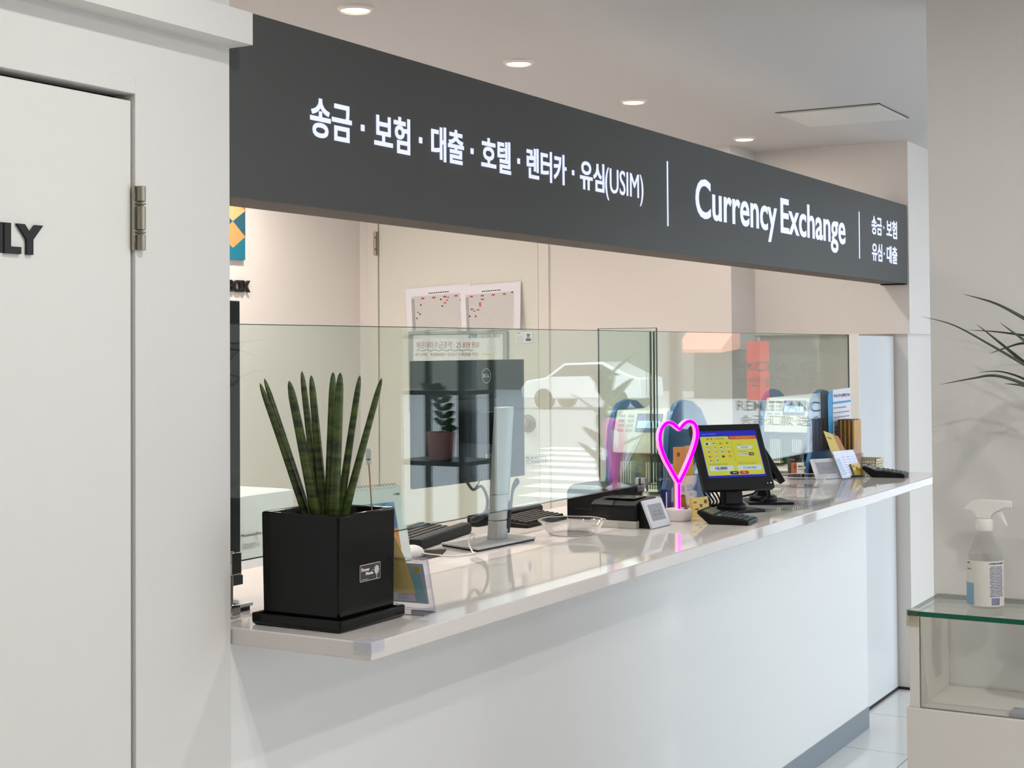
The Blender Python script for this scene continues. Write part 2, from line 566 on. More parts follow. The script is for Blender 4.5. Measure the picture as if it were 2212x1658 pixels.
for px in (783, 908, 1019, 1119.5, 1237):
    q = sgp(px, 300)
    s = .0065
    m = MB().box(q.x - s, q.x + s, YS - .0015, YS, (zt + zb) / 2 - .008, (zt + zb) / 2 + .006)
    m.build('sign_dot', LED, sg, smooth=False)
for px, y0, y1, s in ((1441, 348, 488, .004), (1855.3, 457, 558, .005)):
    a, b = sgp(px, y0), sgp(px, y1)
    MB().box(a.x - s, a.x + s, YS - .0015, YS, b.z, a.z).build('divider_line', LED, sg, smooth=False)
a, b = sgp(1501.5, 474), sgp(1677, 474)
ct_, cb_ = sgp(1515, 386).z, sgp(1515, 474).z
desc = (ct_ - cb_) * .27
MB().text('Currency', (a.x, YS - .0015, cb_ - desc), X, Z, b.x - a.x, ct_ - cb_ + desc, .016, .0015).build('sign_lettering', LED, sg, smooth=False)
a, b = sgp(1685.5, 506), sgp(1825, 506)
MB().text('Exchange', (a.x, YS - .0015, cb_ - desc), X, Z, b.x - a.x, ct_ - cb_ + desc * 1.02, .016, .0015).build('sign_lettering', LED, sg, smooth=False)
for (wa, wb), y0, y1 in ((('송금', '보험'), 465, 505), (('유심', '대출'), 523, 562)):
    z0, z1 = sgp(1882, y1).z, sgp(1882, y0).z
    for body, p0, p1 in ((wa, 1882, 1904), (wb, 1914, 1936.5)):
        a, b = sgp(p0, 500), sgp(p1, 500)
        MB().text(body, (a.x, YS - .0015, z0), X, Z, b.x - a.x, z1 - z0, .02, .0015).build('sign_lettering', LED, sg, smooth=False)
    q = sgp(1909, 500)
    MB().box(q.x - .006, q.x + .006, YS - .0015, YS, (z0 + z1) / 2 - .006, (z0 + z1) / 2 + .005).build('sign_dot', LED, sg, smooth=False)

# ------------------------------------------------------------------ ceiling fittings
LAMP = mat('lit_lamp_diffuser', 'fff3e2', 0.5, emit=9.0, ecol='ffe6cc')
RING = mat('lamp_ring', 'efe9e0', 0.4)
names = ('nearest the left wall, first in the row over the sign', 'second in the row over the sign', 'third in the row, above the middle of the sign', 'farthest of the row, beside the ceiling hatch')
for (x, y), nm, pw in zip(((3.445, 2.517), (4.383, 2.518), (5.312, 2.529), (6.541, 2.543)), names, (17, 12, 5, 2)):
    t = thing('recessed_downlight', 'round warm recessed downlight, ' + nm, 'ceiling light', (x, y, ZC - .012), 0, 'office downlights')
    MB(frame(t)).lathe([(.043, .0), (.046, .001), (.052, .006), (.053, .012), (.044, .012), (.043, .004)], (0, 0, 0), 40, cap=False).build('trim_ring', RING, t)
    MB(frame(t)).lathe([(.001, .002), (.03, .002), (.043, .005), (.043, .011)], (0, 0, 0), 40).build('diffuser', LAMP, t)
    disk_light('downlight_glow', x, y, ZC - .014, pw, WARM, .085)
t = thing('ceiling_hatch', 'square white ceiling hatch with thin shadow gaps', 'hatch', (6.13, 1.94, ZC - .006))
MB().box(5.918, 6.343, 1.728, 2.153, ZC - .009, ZC - .001).build('hatch_panel', mat('hatch_white', 'dedbd6', .6), t, bevel=.001)
m = MB().box(5.910, 5.9175, 1.72, 2.161, ZC - .003, ZC - .0005).box(6.3435, 6.351, 1.72, 2.161, ZC - .003, ZC - .0005).box(5.91, 6.351, 1.72, 1.7275, ZC - .003, ZC - .0005)
m.build('gap', mat('hatch_gap', '6b6660', .8), t, smooth=False)

# ------------------------------------------------------------------ glass screens
def pane(name, label, x0, x1, y0, y1, z0, z1, group='glass screens on the counter'):
    t = thing(name, label, 'glass screen', ((x0 + x1) / 2, (y0 + y1) / 2, z0), 0, group)
    m = MB()
    e = .0015          # polished arris around both faces
    if x1 - x0 > y1 - y0:
        ua, ub, f = (x0, x1), (y0, y1), (lambda p, q, z: (p, q, z))
    else:
        ua, ub, f = (y0, y1), (x0, x1), (lambda p, q, z: (q, p, z))
    a0, a1 = ua
    for q in ub:
        m.m(0).poly([f(a0 + e, q, z0 + e), f(a1 - e, q, z0 + e), f(a1 - e, q, z1 - e), f(a0 + e, q, z1 - e)])
        m.m(1)
        for p in (((a0, z0), (a1, z0), (a1 - e, z0 + e), (a0 + e, z0 + e)), ((a1, z0), (a1, z1), (a1 - e, z1 - e), (a1 - e, z0 + e)), ((a1, z1), (a0, z1), (a0 + e, z1 - e), (a1 - e, z1 - e)), ((a0, z1), (a0, z0), (a0 + e, z0 + e), (a0 + e, z1 - e))):
            m.poly([f(x_, q, z_) for x_, z_ in p])
    b0, b1 = ub
    for p in (((a0, z0), (a1, z0)), ((a1, z0), (a1, z1)), ((a1, z1), (a0, z1)), ((a0, z1), (a0, z0))):
        (p0, h0), (p1, h1) = p
        m.poly([f(p0, b0, h0), f(p1, b0, h1), f(p1, b1, h1), f(p0, b1, h0)])
    o = m.build('glass_pane', [GLASS, GEDGE], t, smooth=False)
    outward(o)
    return t
g1 = pane('glass_screen', 'wide glass screen in front of the silver-stand monitor', 2.235, 4.298, YG, YG + .006, 1.213, 1.692)
g2 = pane('glass_screen', 'glass screen with street reflections, behind the yellow touch screen', 4.320, 6.334, YG, YG + .006, 1.213, 1.692)
g3 = pane('glass_divider', 'narrow green glass divider standing square between the two long screens', 4.306, 4.313, 1.977, 2.185, 1.205, 1.703)
def clamp(x, label):
    t = thing('glass_clamp', label, 'clamp', (x, YG + .003, HC), 0, 'chrome glass clamps')
    fr = frame(t)
    MB(fr).box(-.014, .014, -.014, .014, 0, .026).build('foot', CHROME, t, bevel=.002)
    MB(fr).lathe([(.005, .026), (.005, .088)], (0, 0, 0), 16).build('post', STEEL, t)
    MB(fr).box(-.015, .015, -.016, -.0032, .086, .130).build('front_jaw', CHROME, t, bevel=.0015)
    MB(fr).box(-.015, .015, .0032, .016, .086, .130).build('back_jaw', CHROME, t, bevel=.0015)
    MB(fr).box(-.015, .015, -.0032, .0032, .086, .1075).build('saddle', CHROME, t)
clamp(2.298, 'chrome glass clamp on the counter beside the left wall')
clamp(4.222, 'chrome glass clamp behind the black receipt printer')

# ------------------------------------------------------------------ plant in the black pot
pp = thing('potted_snake_plant', 'upright snake plant in a glossy black square ceramic pot', 'plant', (2.366, 1.797, HC))
sx, sy = 2.364, 1.797
def sqring(h0, h1, z):
    return [(sx - h0, sy - h0, z), (sx + h0, sy - h0, z), (sx + h0, sy + h0, z), (sx - h0, sy + h0, z)]
def vessel(m, rings):
    """rings of four corners, bottom outside up to the rim and down the inside"""
    vs = []
    for h, z in rings:
        vs += sqring(h, 0, z)
    fs = [(3, 2, 1, 0)]
    n = len(rings)
    for i in range(n - 1):
        for k in range(4):
            fs.append((i * 4 + k, i * 4 + (k + 1) % 4, (i + 1) * 4 + (k + 1) % 4, (i + 1) * 4 + k))
    fs.append(tuple((n - 1) * 4 + k for k in range(4)))
    return m.add(vs, fs)
vessel(MB(), [(.103, HC), (.1075, HC + .004), (.1075, HC + .024), (.1015, HC + .024), (.100, HC + .010)]).build('saucer', GLOSSB, pp, bevel=.003)
vessel(MB(), [(.0915, HC + .0105), (.094, HC + .219), (.086, HC + .219), (.082, HC + .192)]).build('pot', GLOSSB, pp, bevel=.004)
pot_part = C.objects['pot'] if 'pot' in C.objects else None
MB().box(sx - .0815, sx + .0815, sy - .0815, sy + .0815, HC + .192, HC + .198).build('soil', mat('dark_potting_soil', '2a211a', .95, var=.4, scale=200, bump=.6), pp)

def leaf_mat():
    m = mat('banded_snake_leaf', '3c5a24', 0.38, var=.1)
    nt = m.node_tree
    b = nt.nodes['Principled BSDF']
    tc = nt.nodes.new('ShaderNodeTexCoord')
    mp = nt.nodes.new('ShaderNodeMapping')
    mp.inputs['Scale'].default_value = (9, 9, 60)
    nz = nt.nodes.new('ShaderNodeTexNoise')
    nz.inputs['Scale'].default_value = 1.6
    nz.inputs['Detail'].default_value = 4
    rp = nt.nodes.new('ShaderNodeValToRGB')
    rp.color_ramp.elements[0].position = .38
    rp.color_ramp.elements[0].color = lin('222e15') + (1,)
    rp.color_ramp.elements[1].position = .60
    rp.color_ramp.elements[1].color = lin('485823') + (1,)
    L = nt.links.new
    L(tc.outputs['Object'], mp.inputs[0]); L(mp.outputs[0], nz.inputs['Vector'])
    L(nz.outputs['Fac'], rp.inputs[0]); L(rp.outputs[0], b.inputs['Base Color'])
    return m
SNAKE = leaf_mat()
TIP = mat('brown_leaf_tip', '6a5138', .7)
D0 = (Vector((sx, sy, HC)) - CAM).dot(FW)
LV = [((561.5, 827), (650, 1102), 15.5, .02, 0), ((571, 817), (655, 1100), 15, .045, 0), ((624.5, 822), (677, 1104), 22, -.025, 0),
      ((652, 801), (684, 1100), 17, .03, 0), ((672, 810), (697, 1102), 19, .015, 0), ((719.5, 803), (712, 1106), 21, .0, 0),
      ((735, 804), (722, 1106), 23, -.03, 0), ((777.5, 810), (738, 1104), 17, .0, 0), ((824.5, 816), (752, 1104), 16.5, -.01, 0)]
for (tx, ty), (bx, by), wpx, dd, _ in LV:
    base = atd(bx, by, D0 + dd * .6)
    base = base + (Vector((sx, sy, base.z)) - base) * .12
    tip = atd(tx, ty, D0 + dd * 1.6)
    down = base + (base - tip).normalized() * .03
    mid = (base + tip) / 2 + Vector((0, 0, .006))
    pts, rs = [], []
    R = wpx * .58 * D0 / F
    for s in [k_ / 20 for k_ in range(17)] + [.86, .91, .95, .98, 1.0]:
        p = down * (1 - s) ** 2 + mid * 2 * s * (1 - s) + tip * s * s
        pts.append(p)
        rs.append(R * (1 - .30 * s / .8) if s < .8 else R * (.70 * math.sqrt(max(.003, 1 - ((s - .8) / .2) ** 2))))
    MB().tube(pts, rs, 14).build('leaf', SNAKE, pp, ang=80)
tg = MB()
a, b = atd(803.5, 1103, D0 + .05), atd(797, 1000, D0 + .05)
stick = tg.tube([a - (b - a) * .15, b], .0015, 8).build('tag_stick', mat('bamboo_stick', 'a87f52', .6), pp)
u, v = RT, (b - a).normalized()
m = MB()
m.rrect(b - u * .0055 - v * .004, u, v, .011, .034, .004, -FW * .0012).m(1)
m.text('산세베리아', b - u * .003 + v * .006 - FW * .0014, u, v, .006, .003, 0, .0004)
m.build('plant_tag', [mat('mint_tag', 'd6e3da', .5), INK], stick)
# maker's sticker on the pot
def pot_face(px, py):
    return at(px, py, 'Y', sy - .0927)
a, b = pot_face(776.5, 1258), pot_face(821, 1258)
z1 = pot_face(776.5, 1221).z
hh = z1 - a.z
yy = sy - .0835
lean = Vector((0, -.0025, .2085)).normalized()
yoff = sy - (.0915 + .0025 * (a.z - HC - .0105) / .2085)
O = Vector((a.x, yoff - .0006, a.z))
m = MB()
m.rrect(O, X, lean, b.x - a.x, hh, .003, (0, -.0005, 0)).m(1)
m.rrect(O + X * .0014 + lean * .0014 - Y * .0005, X, lean, b.x - a.x - .0028, hh - .0028, .002, (0, -.0004, 0)).m(2)
W_ = b.x - a.x
Q = O - Y * .001
m.text('Flower', Q + X * .004 + lean * hh * .60, X, lean, W_ * .40, hh * .20, .03, .0003)
m.text('Mania', Q + X * W_ * .27 + lean * hh * .36, X, lean, W_ * .36, hh * .19, .03, .0003)
m.box(Q.x + W_ * .60, Q.x + W_ * .63, Q.y - .0005, Q.y, Q.z + hh * .57, Q.z + hh * .62)
cx_, cz_ = Q + X * W_ * .80, hh * .56
for ring, n in ((.0, 1), (.55, 7), (1.0, 10)):
    for i in range(n):
        an = 2 * math.pi * i / n
        c = Q + X * (W_ * .80 + ring * W_ * .10 * math.cos(an)) + lean * (hh * .57 + ring * hh * .22 * math.sin(an))
        m.rrect(c - X * .0014 - lean * .0016, X, lean, .0028, .0032, .0013, (0, -.0003, 0), 3)
m.rrect(Q + X * (W_ * .795) + lean * hh * .06, X, lean, W_ * .018, hh * .3, .0002, (0, -.0003, 0), 1)
m.rrect(Q + X * .004 + lean * hh * .11, X, lean, W_ * .34, hh * .02, .0002, (0, -.0003, 0), 1)
m.build('sticker', [mat('sticker_grey_border', 'b9b6b2', .5), mat('sticker_plum', '33232a', .4), mat('sticker_white', 'e6e4e0', .5)], pot_part, smooth=False)

# ------------------------------------------------------------------ acrylic holder with leaflet, right of the pot
ah = thing('acrylic_leaflet_holder', 'clear acrylic leaflet holder beside the black plant pot', 'leaflet holder', (2.52, 1.70, HC))
th = math.radians(-85)
u, v, n = tilted(th, math.radians(-17))
BR = Vector((2.532, 1.660, HC + .0045))
wA, hA = .098, .112
BL = BR - u * wA
m = MB()
def plate(m, O, u, v, n, wd, ht, t, edge=1):
    """thin clear plate: two faces of material 0, rim of material `edge`"""
    O = Vector(O)
    s = len(m.f)
    m.prism([O, O + u * wd, O + u * wd + v * ht, O + v * ht], -n * t)
    for i in range(s, s + 2):
        m.mi[i] = 0
    for i in range(s + 2, s + 6):
        m.mi[i] = edge
plate(m, BL, u, v, n, wA, hA, .0018)
plate(m, BL - n * .004, u, v, n, wA, hA, .0018)
n0 = Vector((n.x, n.y, 0)).normalized()
plate(m, BL - Z * .0025 + n0 * .045, u, -n0, Z, wA, .052, .0016)
m.build('acrylic_stand', [LILAC, LILACE], ah, smooth=False)
m = MB()
q = BL - n * .0031
m.prism([q + u * .0 + v * .012, q + u * .086 + v * .012, q + u * .086 + v * .100, q + v * .100], -n * .0008).m(1)
q2 = BL - n * .0030
m.prism([q2 + u * .060 + v * .016, q2 + u * .083 + v * .016, q2 + u * .076 + v * .078, q2 + u * .052 + v * .078], n * .0003).m(2)
m.prism([q2 + u * 0 + v * .016, q2 + u * .058 + v * .016, q2 + u * .055 + v * .034, q2 + v * .034], n * .0003).m(3)
for i in range(7):
    m.prism([q2 + u * .063 + v * (.020 + i * .008), q2 + u * .080 + v * (.020 + i * .008), q2 + u * .080 + v * (.0206 + i * .008), q2 + u * .063 + v * (.0206 + i * .008)], n * .0005)
m.m(4)
m.rrect(q2 + u * .062 + v * .080, u, v, .014, .012, .005, n * .0005)
m.m(5)
for zz in (.028, .021):
    m.text('원화 환전 안내', q2 + u * .018 + v * zz, u, v, .022, .0022, 0, .0004)
m.build('leaflet', [mat('leaflet_bluegrey', 'b9c4cc', .5), mat('leaflet_teal', '93c8ca', .5), PAPER, mat('leaflet_pale_teal', 'a9c9c8', .5), YELL, INKG], ah, smooth=False)
yl = MB()
q = BL - n * .0019
yl.prism([q + u * .0 + v * .034, q + u * .060 + v * .034, q + u * .047 + v * .112, q + u * .028 + v * .172, q + u * .0 + v * .185], -n * .0004)
tag(yl.build('yellow_leaflet', mat('mustard_leaflet', 'f0d88c', .5), None, smooth=False), 'mustard yellow leaflet stuck up behind the acrylic holder by the plant pot', 'leaflet')

# ------------------------------------------------------------------ desk calendar
th = math.radians(-15)
u, v, n = tilted(th, math.radians(13))
wC, hC = .245, .192
BRc = Vector((3.142, 2.127, HC + .001))
BLc = BRc - u * wC
cal = thing('desk_calendar', 'spiral desk calendar with a blue and coral picture, behind the plant pot', 'calendar', BLc + u * wC / 2)
n0 = Vector((n.x, n.y, 0)).normalized()
top = BLc + v * hC
back = BLc - n0 * (2 * hC * math.sin(math.radians(13)))
m = MB()
m.prism([BLc, BRc, BRc + v * hC, top], -n * .0015)
vb = (top - back).normalized()
nb = u.cross(vb)
m.prism([back, back + u * wC, back + u * wC + vb * hC * .99, back + vb * hC * .99], nb * .0015)
m.prism([BLc, BRc, BRc - n0 * .08, BLc - n0 * .08], Z * .001)
cardp = m.build('stand_card', mat('calendar_card', 'e9eeec', .6), cal, smooth=False)
def cal_mat():
    mm = mat('sea_and_coral_picture', '3f86b8', .4)
    nt = mm.node_tree
    b = nt.nodes['Principled BSDF']
    nz = [x for x in nt.nodes if x.type == 'TEX_NOISE'][0]
    nz.inputs['Scale'].default_value = 14
    nz.inputs['Distortion'].default_value = 1.5
    rp = [x for x in nt.nodes if x.type == 'VALTORGB'][0]
    e = rp.color_ramp.elements
    e[0].position, e[0].color = .40, lin('2f6fae') + (1,)
    e[1].position, e[1].color = .66, lin('d98a6a') + (1,)
    x = rp.color_ramp.elements.new(.56); x.color = lin('6aa9cf') + (1,)
    return mm
m = MB()
m.prism([BLc + u * .012 + v * .045, BLc + u * (wC - .03) + v * .045, BLc + u * (wC - .03) + v * .150, BLc + u * .012 + v * .150], n * .0006).m(1)
m.prism([BLc + u * .012 + v * .030, BLc + u * (wC - .03) + v * .030, BLc + u * (wC - .03) + v * .085, BLc + u * .012 + v * .060], n * .0009)
m.build('picture', [cal_mat(), mat('coral_beach_print', 'c98a5e', .5, var=.3, scale=60)], cardp, smooth=False)
MB().text('2월', BLc + u * (wC - .03) + v * (hC - .026) + n * .0006, u, v, .022, .006, .02, .0004).build('month_lettering', INKG, cardp, smooth=False)
m = MB()
for i in range(22):
    c = top + u * (.012 + i * .0101)
    pts = [c + n * .006 * math.cos(a) + Z * (.006 * math.sin(a) - .001) for a in [2 * math.pi * k / 12 for k in range(11)]]
    m.tube(pts, .0009, 6)
m.build('spiral_binding', mat('wire_binding', '8a8f8e', .3, metal=.8), cal)

# ------------------------------------------------------------------ portrait monitor at the left wall
lm = thing('portrait_monitor', 'tall black monitor seen at its edge beside the left wall', 'monitor', (2.30, 2.12, HC))
m = MB()
m.box(2.125, 2.512, 2.150, 2.158, 1.197, 1.747).box(2.15, 2.49, 2.158, 2.185, 1.22, 1.72)
m.build('display_panel', BLACK, lm, bevel=.002)
MB().box(2.13, 2.498, 2.135, 2.149, 1.152, 1.199).build('speaker_bar', BLACK, lm, bevel=.002)
MB().box(2.22, 2.285, 2.112, 2.134, 1.121, 1.46).build('stand_column', SILVER, lm, bevel=.004)
MB().box(2.285, 2.505, 2.138, 2.148, 1.132, 1.152).build('cable_cover', BLACK, lm)
m = MB().box(2.215, 2.393, 2.015, 2.20, HC + .008, HC + .015).m(1)
m.box(2.218, 2.388, 2.019, 2.196, HC, HC + .008)
m.build('base_plate', [SILVER, BLACK], lm, bevel=.001)

# ------------------------------------------------------------------ silver-stand monitor (seen from behind)
ry = math.radians(-5.7)
dm = thing('desktop_monitor', 'black monitor on a silver stand, its back toward the customers', 'monitor', (3.565, 2.135, HC))
pf = Matrix.Translation((3.551, 2.200, 0)) @ Matrix.Rotation(ry, 4, 'Z')
m = MB(pf)
m.box(-.256, .256, .0, .012, 1.2665, 1.608)
m.box(-.20, .20, .012, .02, 1.30, 1.57)
BACKM = mat('monitor_back_plastic', '15191b', .35, spec=.3, var=.05)
dpn = m.build('display_panel', BACKM, dm, bevel=.002)
m = MB(pf)
m.box(-.10, .12, -.010, -.0005, 1.33, 1.50).box(-.18, .05, -.004, -.0005, 1.2665, 1.280)
rh = m.build('rear_housing', BACKM, dm, bevel=.004)
m = MB(pf)
rad, cc = .0205, Vector((.069, -.0004, 1.5625))
ringv = [(cc.x + rad * math.cos(2 * math.pi * k / 40), -.0006, cc.z + rad * math.sin(2 * math.pi * k / 40)) for k in range(41)]
m.tube(ringv, .0011, 6, cap=False)
for ch, xx, wch in (('D', -.0155, .0075), ('L', .0022, .005), ('L', .0085, .005)):
    m.text(ch, (cc.x + xx, -.0004, cc.z - .005), X, Z, wch, .010, .035, .0008)
m.text('E', (cc.x - .0068, -.0004, cc.z - .0042), Vector((.85, 0, .5)), Vector((-.5, 0, .85)), .006, .009, .035, .0008)
m.build('logo', mat('pale_logo_print', 'dfe6e6', .4), dpn, smooth=False)
for x0, z0, w0, h0 in ((.050, 1.318, .007, .012), (.066, 1.318, .002, .012), (.076, 1.318, .002, .012), (.062, 1.356, .009, .011)):
    MB(pf).box(x0, x0 + w0, -.0118, -.0101, z0 + .012, z0 + h0 + .012).build('rear_label', mat('label_print', 'c2cccc', .5), rh, smooth=False)
cf = Matrix.Translation((3.552, 2.118, 0)) @ Matrix.Rotation(ry, 4, 'Z')
def column(name, z0, z1, w0, w1, mt, y0, y1):
    """tapering lean of the stand column between two heights"""
    m = MB(cf)
    vs = []
    for z in (z0, z1):
        s = (z - HC) / .373
        wv = .029 - .002 * s
        lean = -.026 * s
        for x_, y_ in ((-wv, -.006), (-wv * .92, -.013), (-wv * .72, -.018), (-wv * .35, -.0205), (wv * .35, -.0205), (wv * .72, -.018), (wv * .92, -.013), (wv, -.006), (wv, .016), (-wv, .016)):
            vs.append((x_, y_ + lean, z))
    fs = [tuple(range(10))[::-1], tuple(range(10, 20))] + [(i, (i + 1) % 10, (i + 1) % 10 + 10, i + 10) for i in range(10)]
    return m.add(vs, fs).build(name, mt, dm, bevel=.0015, ang=40)
column('stand_foot', HC + .0095, HC + .060, 0, 0, SILVER, 0, 0)
column('stand_column', HC + .0615, HC + .132, 0, 0, SILVER, 0, 0)
column('stand_slider', HC + .1335, HC + .373, 0, 0, SILVER, 0, 0)
m = MB(cf)
m.rrect((.0115, -.0240, HC + .035), X, (0, -.07, 1), .016, .078, .0075, (0, .012, 0))
m.build('cable_slot', BLACK, dm, bevel=.002)
MB(cf).box(-.03, .05, .0, .070, HC + .27, HC + .36).build('tilt_joint', BLACK, dm, bevel=.003)
qs = [Vector((3.343, 2.055, 0)), Vector((3.628, 2.040, 0)), Vector((3.660, 2.198, 0)), Vector((3.398, 2.205, 0))]
m = MB().prism([p + Z * (HC + .0045) for p in qs], Z * .005).m(1)
ctr = sum(qs, Vector()) / 4
m.prism([p + (ctr - p) * .02 + Z * HC for p in qs], Z * .0045)
m.build('base_plate', [SILVER, BLACK], dm, bevel=.001)
def curve(pts, n=8):
    """Catmull-Rom through pts"""
    P = [Vector(p) for p in pts]
    P = [P[0] * 2 - P[1]] + P + [P[-1] * 2 - P[-2]]
    out = []
    for i in range(1, len(P) - 2):
        for k in range(n):
            t = k / n
            a, b, c, d = P[i - 1:i + 3]
            out.append(.5 * ((2 * b) + (c - a) * t + (2 * a - 5 * b + 4 * c - d) * t * t + (3 * b - a - 3 * c + d) * t ** 3))
    out.append(P[-2])
    return out
def pxs(l, ax, v):
    return [at(x, y, ax, v) for x, y in l]
dk = (Vector((3.58, 2.17, HC)) - CAM).dot(FW)
m = MB()
m.tube(curve([atd(x, y, dk) for x, y in ((1008, 1040), (1022, 1057), (1040, 1050), (1052, 1075), (1048, 1105), (1020, 1120), (1022, 1125), (1042, 1118), (1060, 1098))]), .0042, 8)
m.tube(curve([atd(x, y, dk) for x, y in ((1034, 990), (1036, 1035), (1028, 1052))]), .002, 8)
m.tube(curve([atd(x, y, dk + .02) for x, y in ((1098, 1150), (1104, 1090), (1108, 1052), (1116, 1035), (1119, 1042), (1108, 1058), (1103, 1090))]), .004, 8)
m.build('cable', mat('grey_cable', '3b4044', .5), dm)

# ------------------------------------------------------------------ mouse, pad, keyboards
mp = MB().prism([(3.155, 2.10, HC), (3.235, 2.10, HC), (3.345, 2.155, HC), (3.27, 2.215, HC), (3.165, 2.215, HC)], Z * .002)
tag(mp.build('mouse_pad', mat('dark_mouse_pad', '2c2624', .8), None), 'thin dark mouse pad under the white mouse', 'mouse pad')
mo = thing('computer_mouse', 'white wired computer mouse beside the desk calendar', 'mouse', (3.205, 2.168, HC + .002), math.radians(20))
m = MB(frame(mo))
vs, fs = [], []
for i in range(9):
    a = i / 8 * math.pi / 2
    for k in range(20):
        b = 2 * math.pi * k / 20
        vs.append((.052 * math.cos(b) * math.cos(a), .030 * math.sin(b) * math.cos(a), .004 + .023 * math.sin(a) * (1 - .25 * math.cos(b) * math.cos(a))))
for i in range(8):
    for k in range(20):
        fs.append((i * 20 + k, i * 20 + (k + 1) % 20, (i + 1) * 20 + (k + 1) % 20, (i + 1) * 20 + k))
m.add(vs, fs).lathe([(.02, 0), (.024, .006)], (0, 0, 0), 20)
m.add([(x * .98, y * .98, .0) for x, y in ((.052 * math.cos(2 * math.pi * k / 20), .030 * math.sin(2 * math.pi * k / 20)) for k in range(20))] + [(.052 * math.cos(2 * math.pi * k / 20), .030 * math.sin(2 * math.pi * k / 20), .005) for k in range(20)], [(k, (k + 1) % 20, (k + 1) % 20 + 20, k + 20) for k in range(20)])
m.build('body', WHITEP, mo, ang=70)
z_ = HC + .006
m = MB()
m.tube(curve([tuple(at(x, y, 'Z', h)) for x, y, h in ((908, 1194, HC + .01), (940, 1198, HC + .004), (980, 1200, HC + .0032), (1022, 1195, HC + .0032), (1020, 1190, HC + .006), (1013, 1174, HC + .018), (1016, 1156, HC + .030), (1024, 1153, HC + .032), (1024, 1162, HC + .026), (1036, 1161, HC + .020), (1053, 1158, HC + .016))]), .0022, 8)
m.build('cable', WHITEP, mo)

def keyboard(label, x, y, rz, wd, dp, nx, ny):
    t = thing('keyboard', label, 'keyboard', (x, y, HC), rz)
    fr = frame(t)
    m = MB(fr)
    m.prism([(0, 0, 0), (0, dp, 0), (0, dp, .022), (0, 0, .010)], (wd, 0, 0))
    m.build('case', BLACK, t, bevel=.002)
    m = MB(fr)
    kx, ky = (wd - .02) / nx, (dp - .016) / ny
    for j in range(ny):
        z0 = .0102 + .012 * ((j + .5) * ky + .008) / dp
        for i in range(nx):
            x0, y0 = .010 + i * kx, .008 + j * ky
            m.box(x0 + .0012, x0 + kx - .0012, y0 + .0012, y0 + ky - .0012, z0 - .001, z0 + .0065)
    m.build('keys', mat('dark_keycaps', '2a2624', .5), t, bevel=.001)
    return t
keyboard('black keyboard behind the silver monitor stand, next to the white mouse', 3.20, 2.232, math.radians(12), .50, .125, 20, 6)
wr = MB(Matrix.Translation((3.322, 2.212, HC)) @ Matrix.Rotation(math.radians(12), 4, 'Z'))
wr.box(0, .06, -.045, .012, 0, .028)
wr = MB(Matrix.Translation((3.30, 2.205, HC)) @ Matrix.Rotation(math.radians(12), 4, 'Z'))
wr.rrect((0, .0, 0), Y, Z, .036, .030, .008, (.40, 0, 0))
tag(wr.build('wrist_rest', mat('navy_black_foam', '15171c', .7), None, bevel=.003), 'dark padded wrist rest in front of the keyboard by the silver stand', 'wrist rest')
keyboard('black keyboard right of the silver monitor stand', 3.855, 2.195, math.radians(2), .27, .115, 11, 6)
sb = MB().prism([(3.82, 2.345, HC), (3.82, 2.385, HC), (3.82, 2.385, HC + .032), (3.82, 2.36, HC + .036), (3.82, 2.345, HC + .026)], (.40, 0, 0))
tag(sb.build('sound_bar', BLACK, None, bevel=.002), 'long black sound bar behind the right keyboard', 'speaker')

# ------------------------------------------------------------------ clear bowls
def bowl(label, x, y, rr):
    t = thing('candy_bowl', label, 'bowl', (x, y, HC), math.radians(12), 'clear candy bowls')
    m = MB(frame(t))
    def ring(r, z):
        out = []
        for k in range(8):
            a0 = 2 * math.pi * (k + .5) / 8
            for dlt in (-.10, .10):
                out.append((r * math.cos(a0 + dlt), r * math.sin(a0 + dlt), z))
        return out
    prof = [(.02, .001), (rr * .66, .001), (rr * .74, .006), (rr * .93, .034), (rr, .040), (rr * 1.0, .0415), (rr * .92, .0365), (rr * .71, .008), (rr * .64, .004), (.02, .004)]
    vs = []
    for r, z in prof:
        vs += ring(r, z)
    fs = [tuple(range(16))[::-1]]
    for i in range(len(prof) - 1):
        for k in range(16):
            fs.append((i * 16 + k, i * 16 + (k + 1) % 16, (i + 1) * 16 + (k + 1) % 16, (i + 1) * 16 + k))
    fs.append(tuple((len(prof) - 1) * 16 + k for k in range(16)))
    m.add(vs, fs)
    m.build('dish', CLEAR, t, ang=25)
    m = MB(frame(t))
    pts = [Vector(p) for p in ring(rr, .0412)]
    m.tube(pts + [pts[0]], .0012, 6, cap=False)
    m.build('rim', mat('bright_plastic_rim', 'd8d6d2', .15), t)
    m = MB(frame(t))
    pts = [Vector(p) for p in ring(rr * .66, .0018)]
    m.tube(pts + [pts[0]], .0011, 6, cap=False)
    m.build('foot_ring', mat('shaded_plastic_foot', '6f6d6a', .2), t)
bowl('clear plastic candy bowl between the silver stand and the receipt printer', 3.792, 2.012, .098)
bowl('clear plastic candy bowl behind the yellow touch screen', 5.50, 1.915, .098)

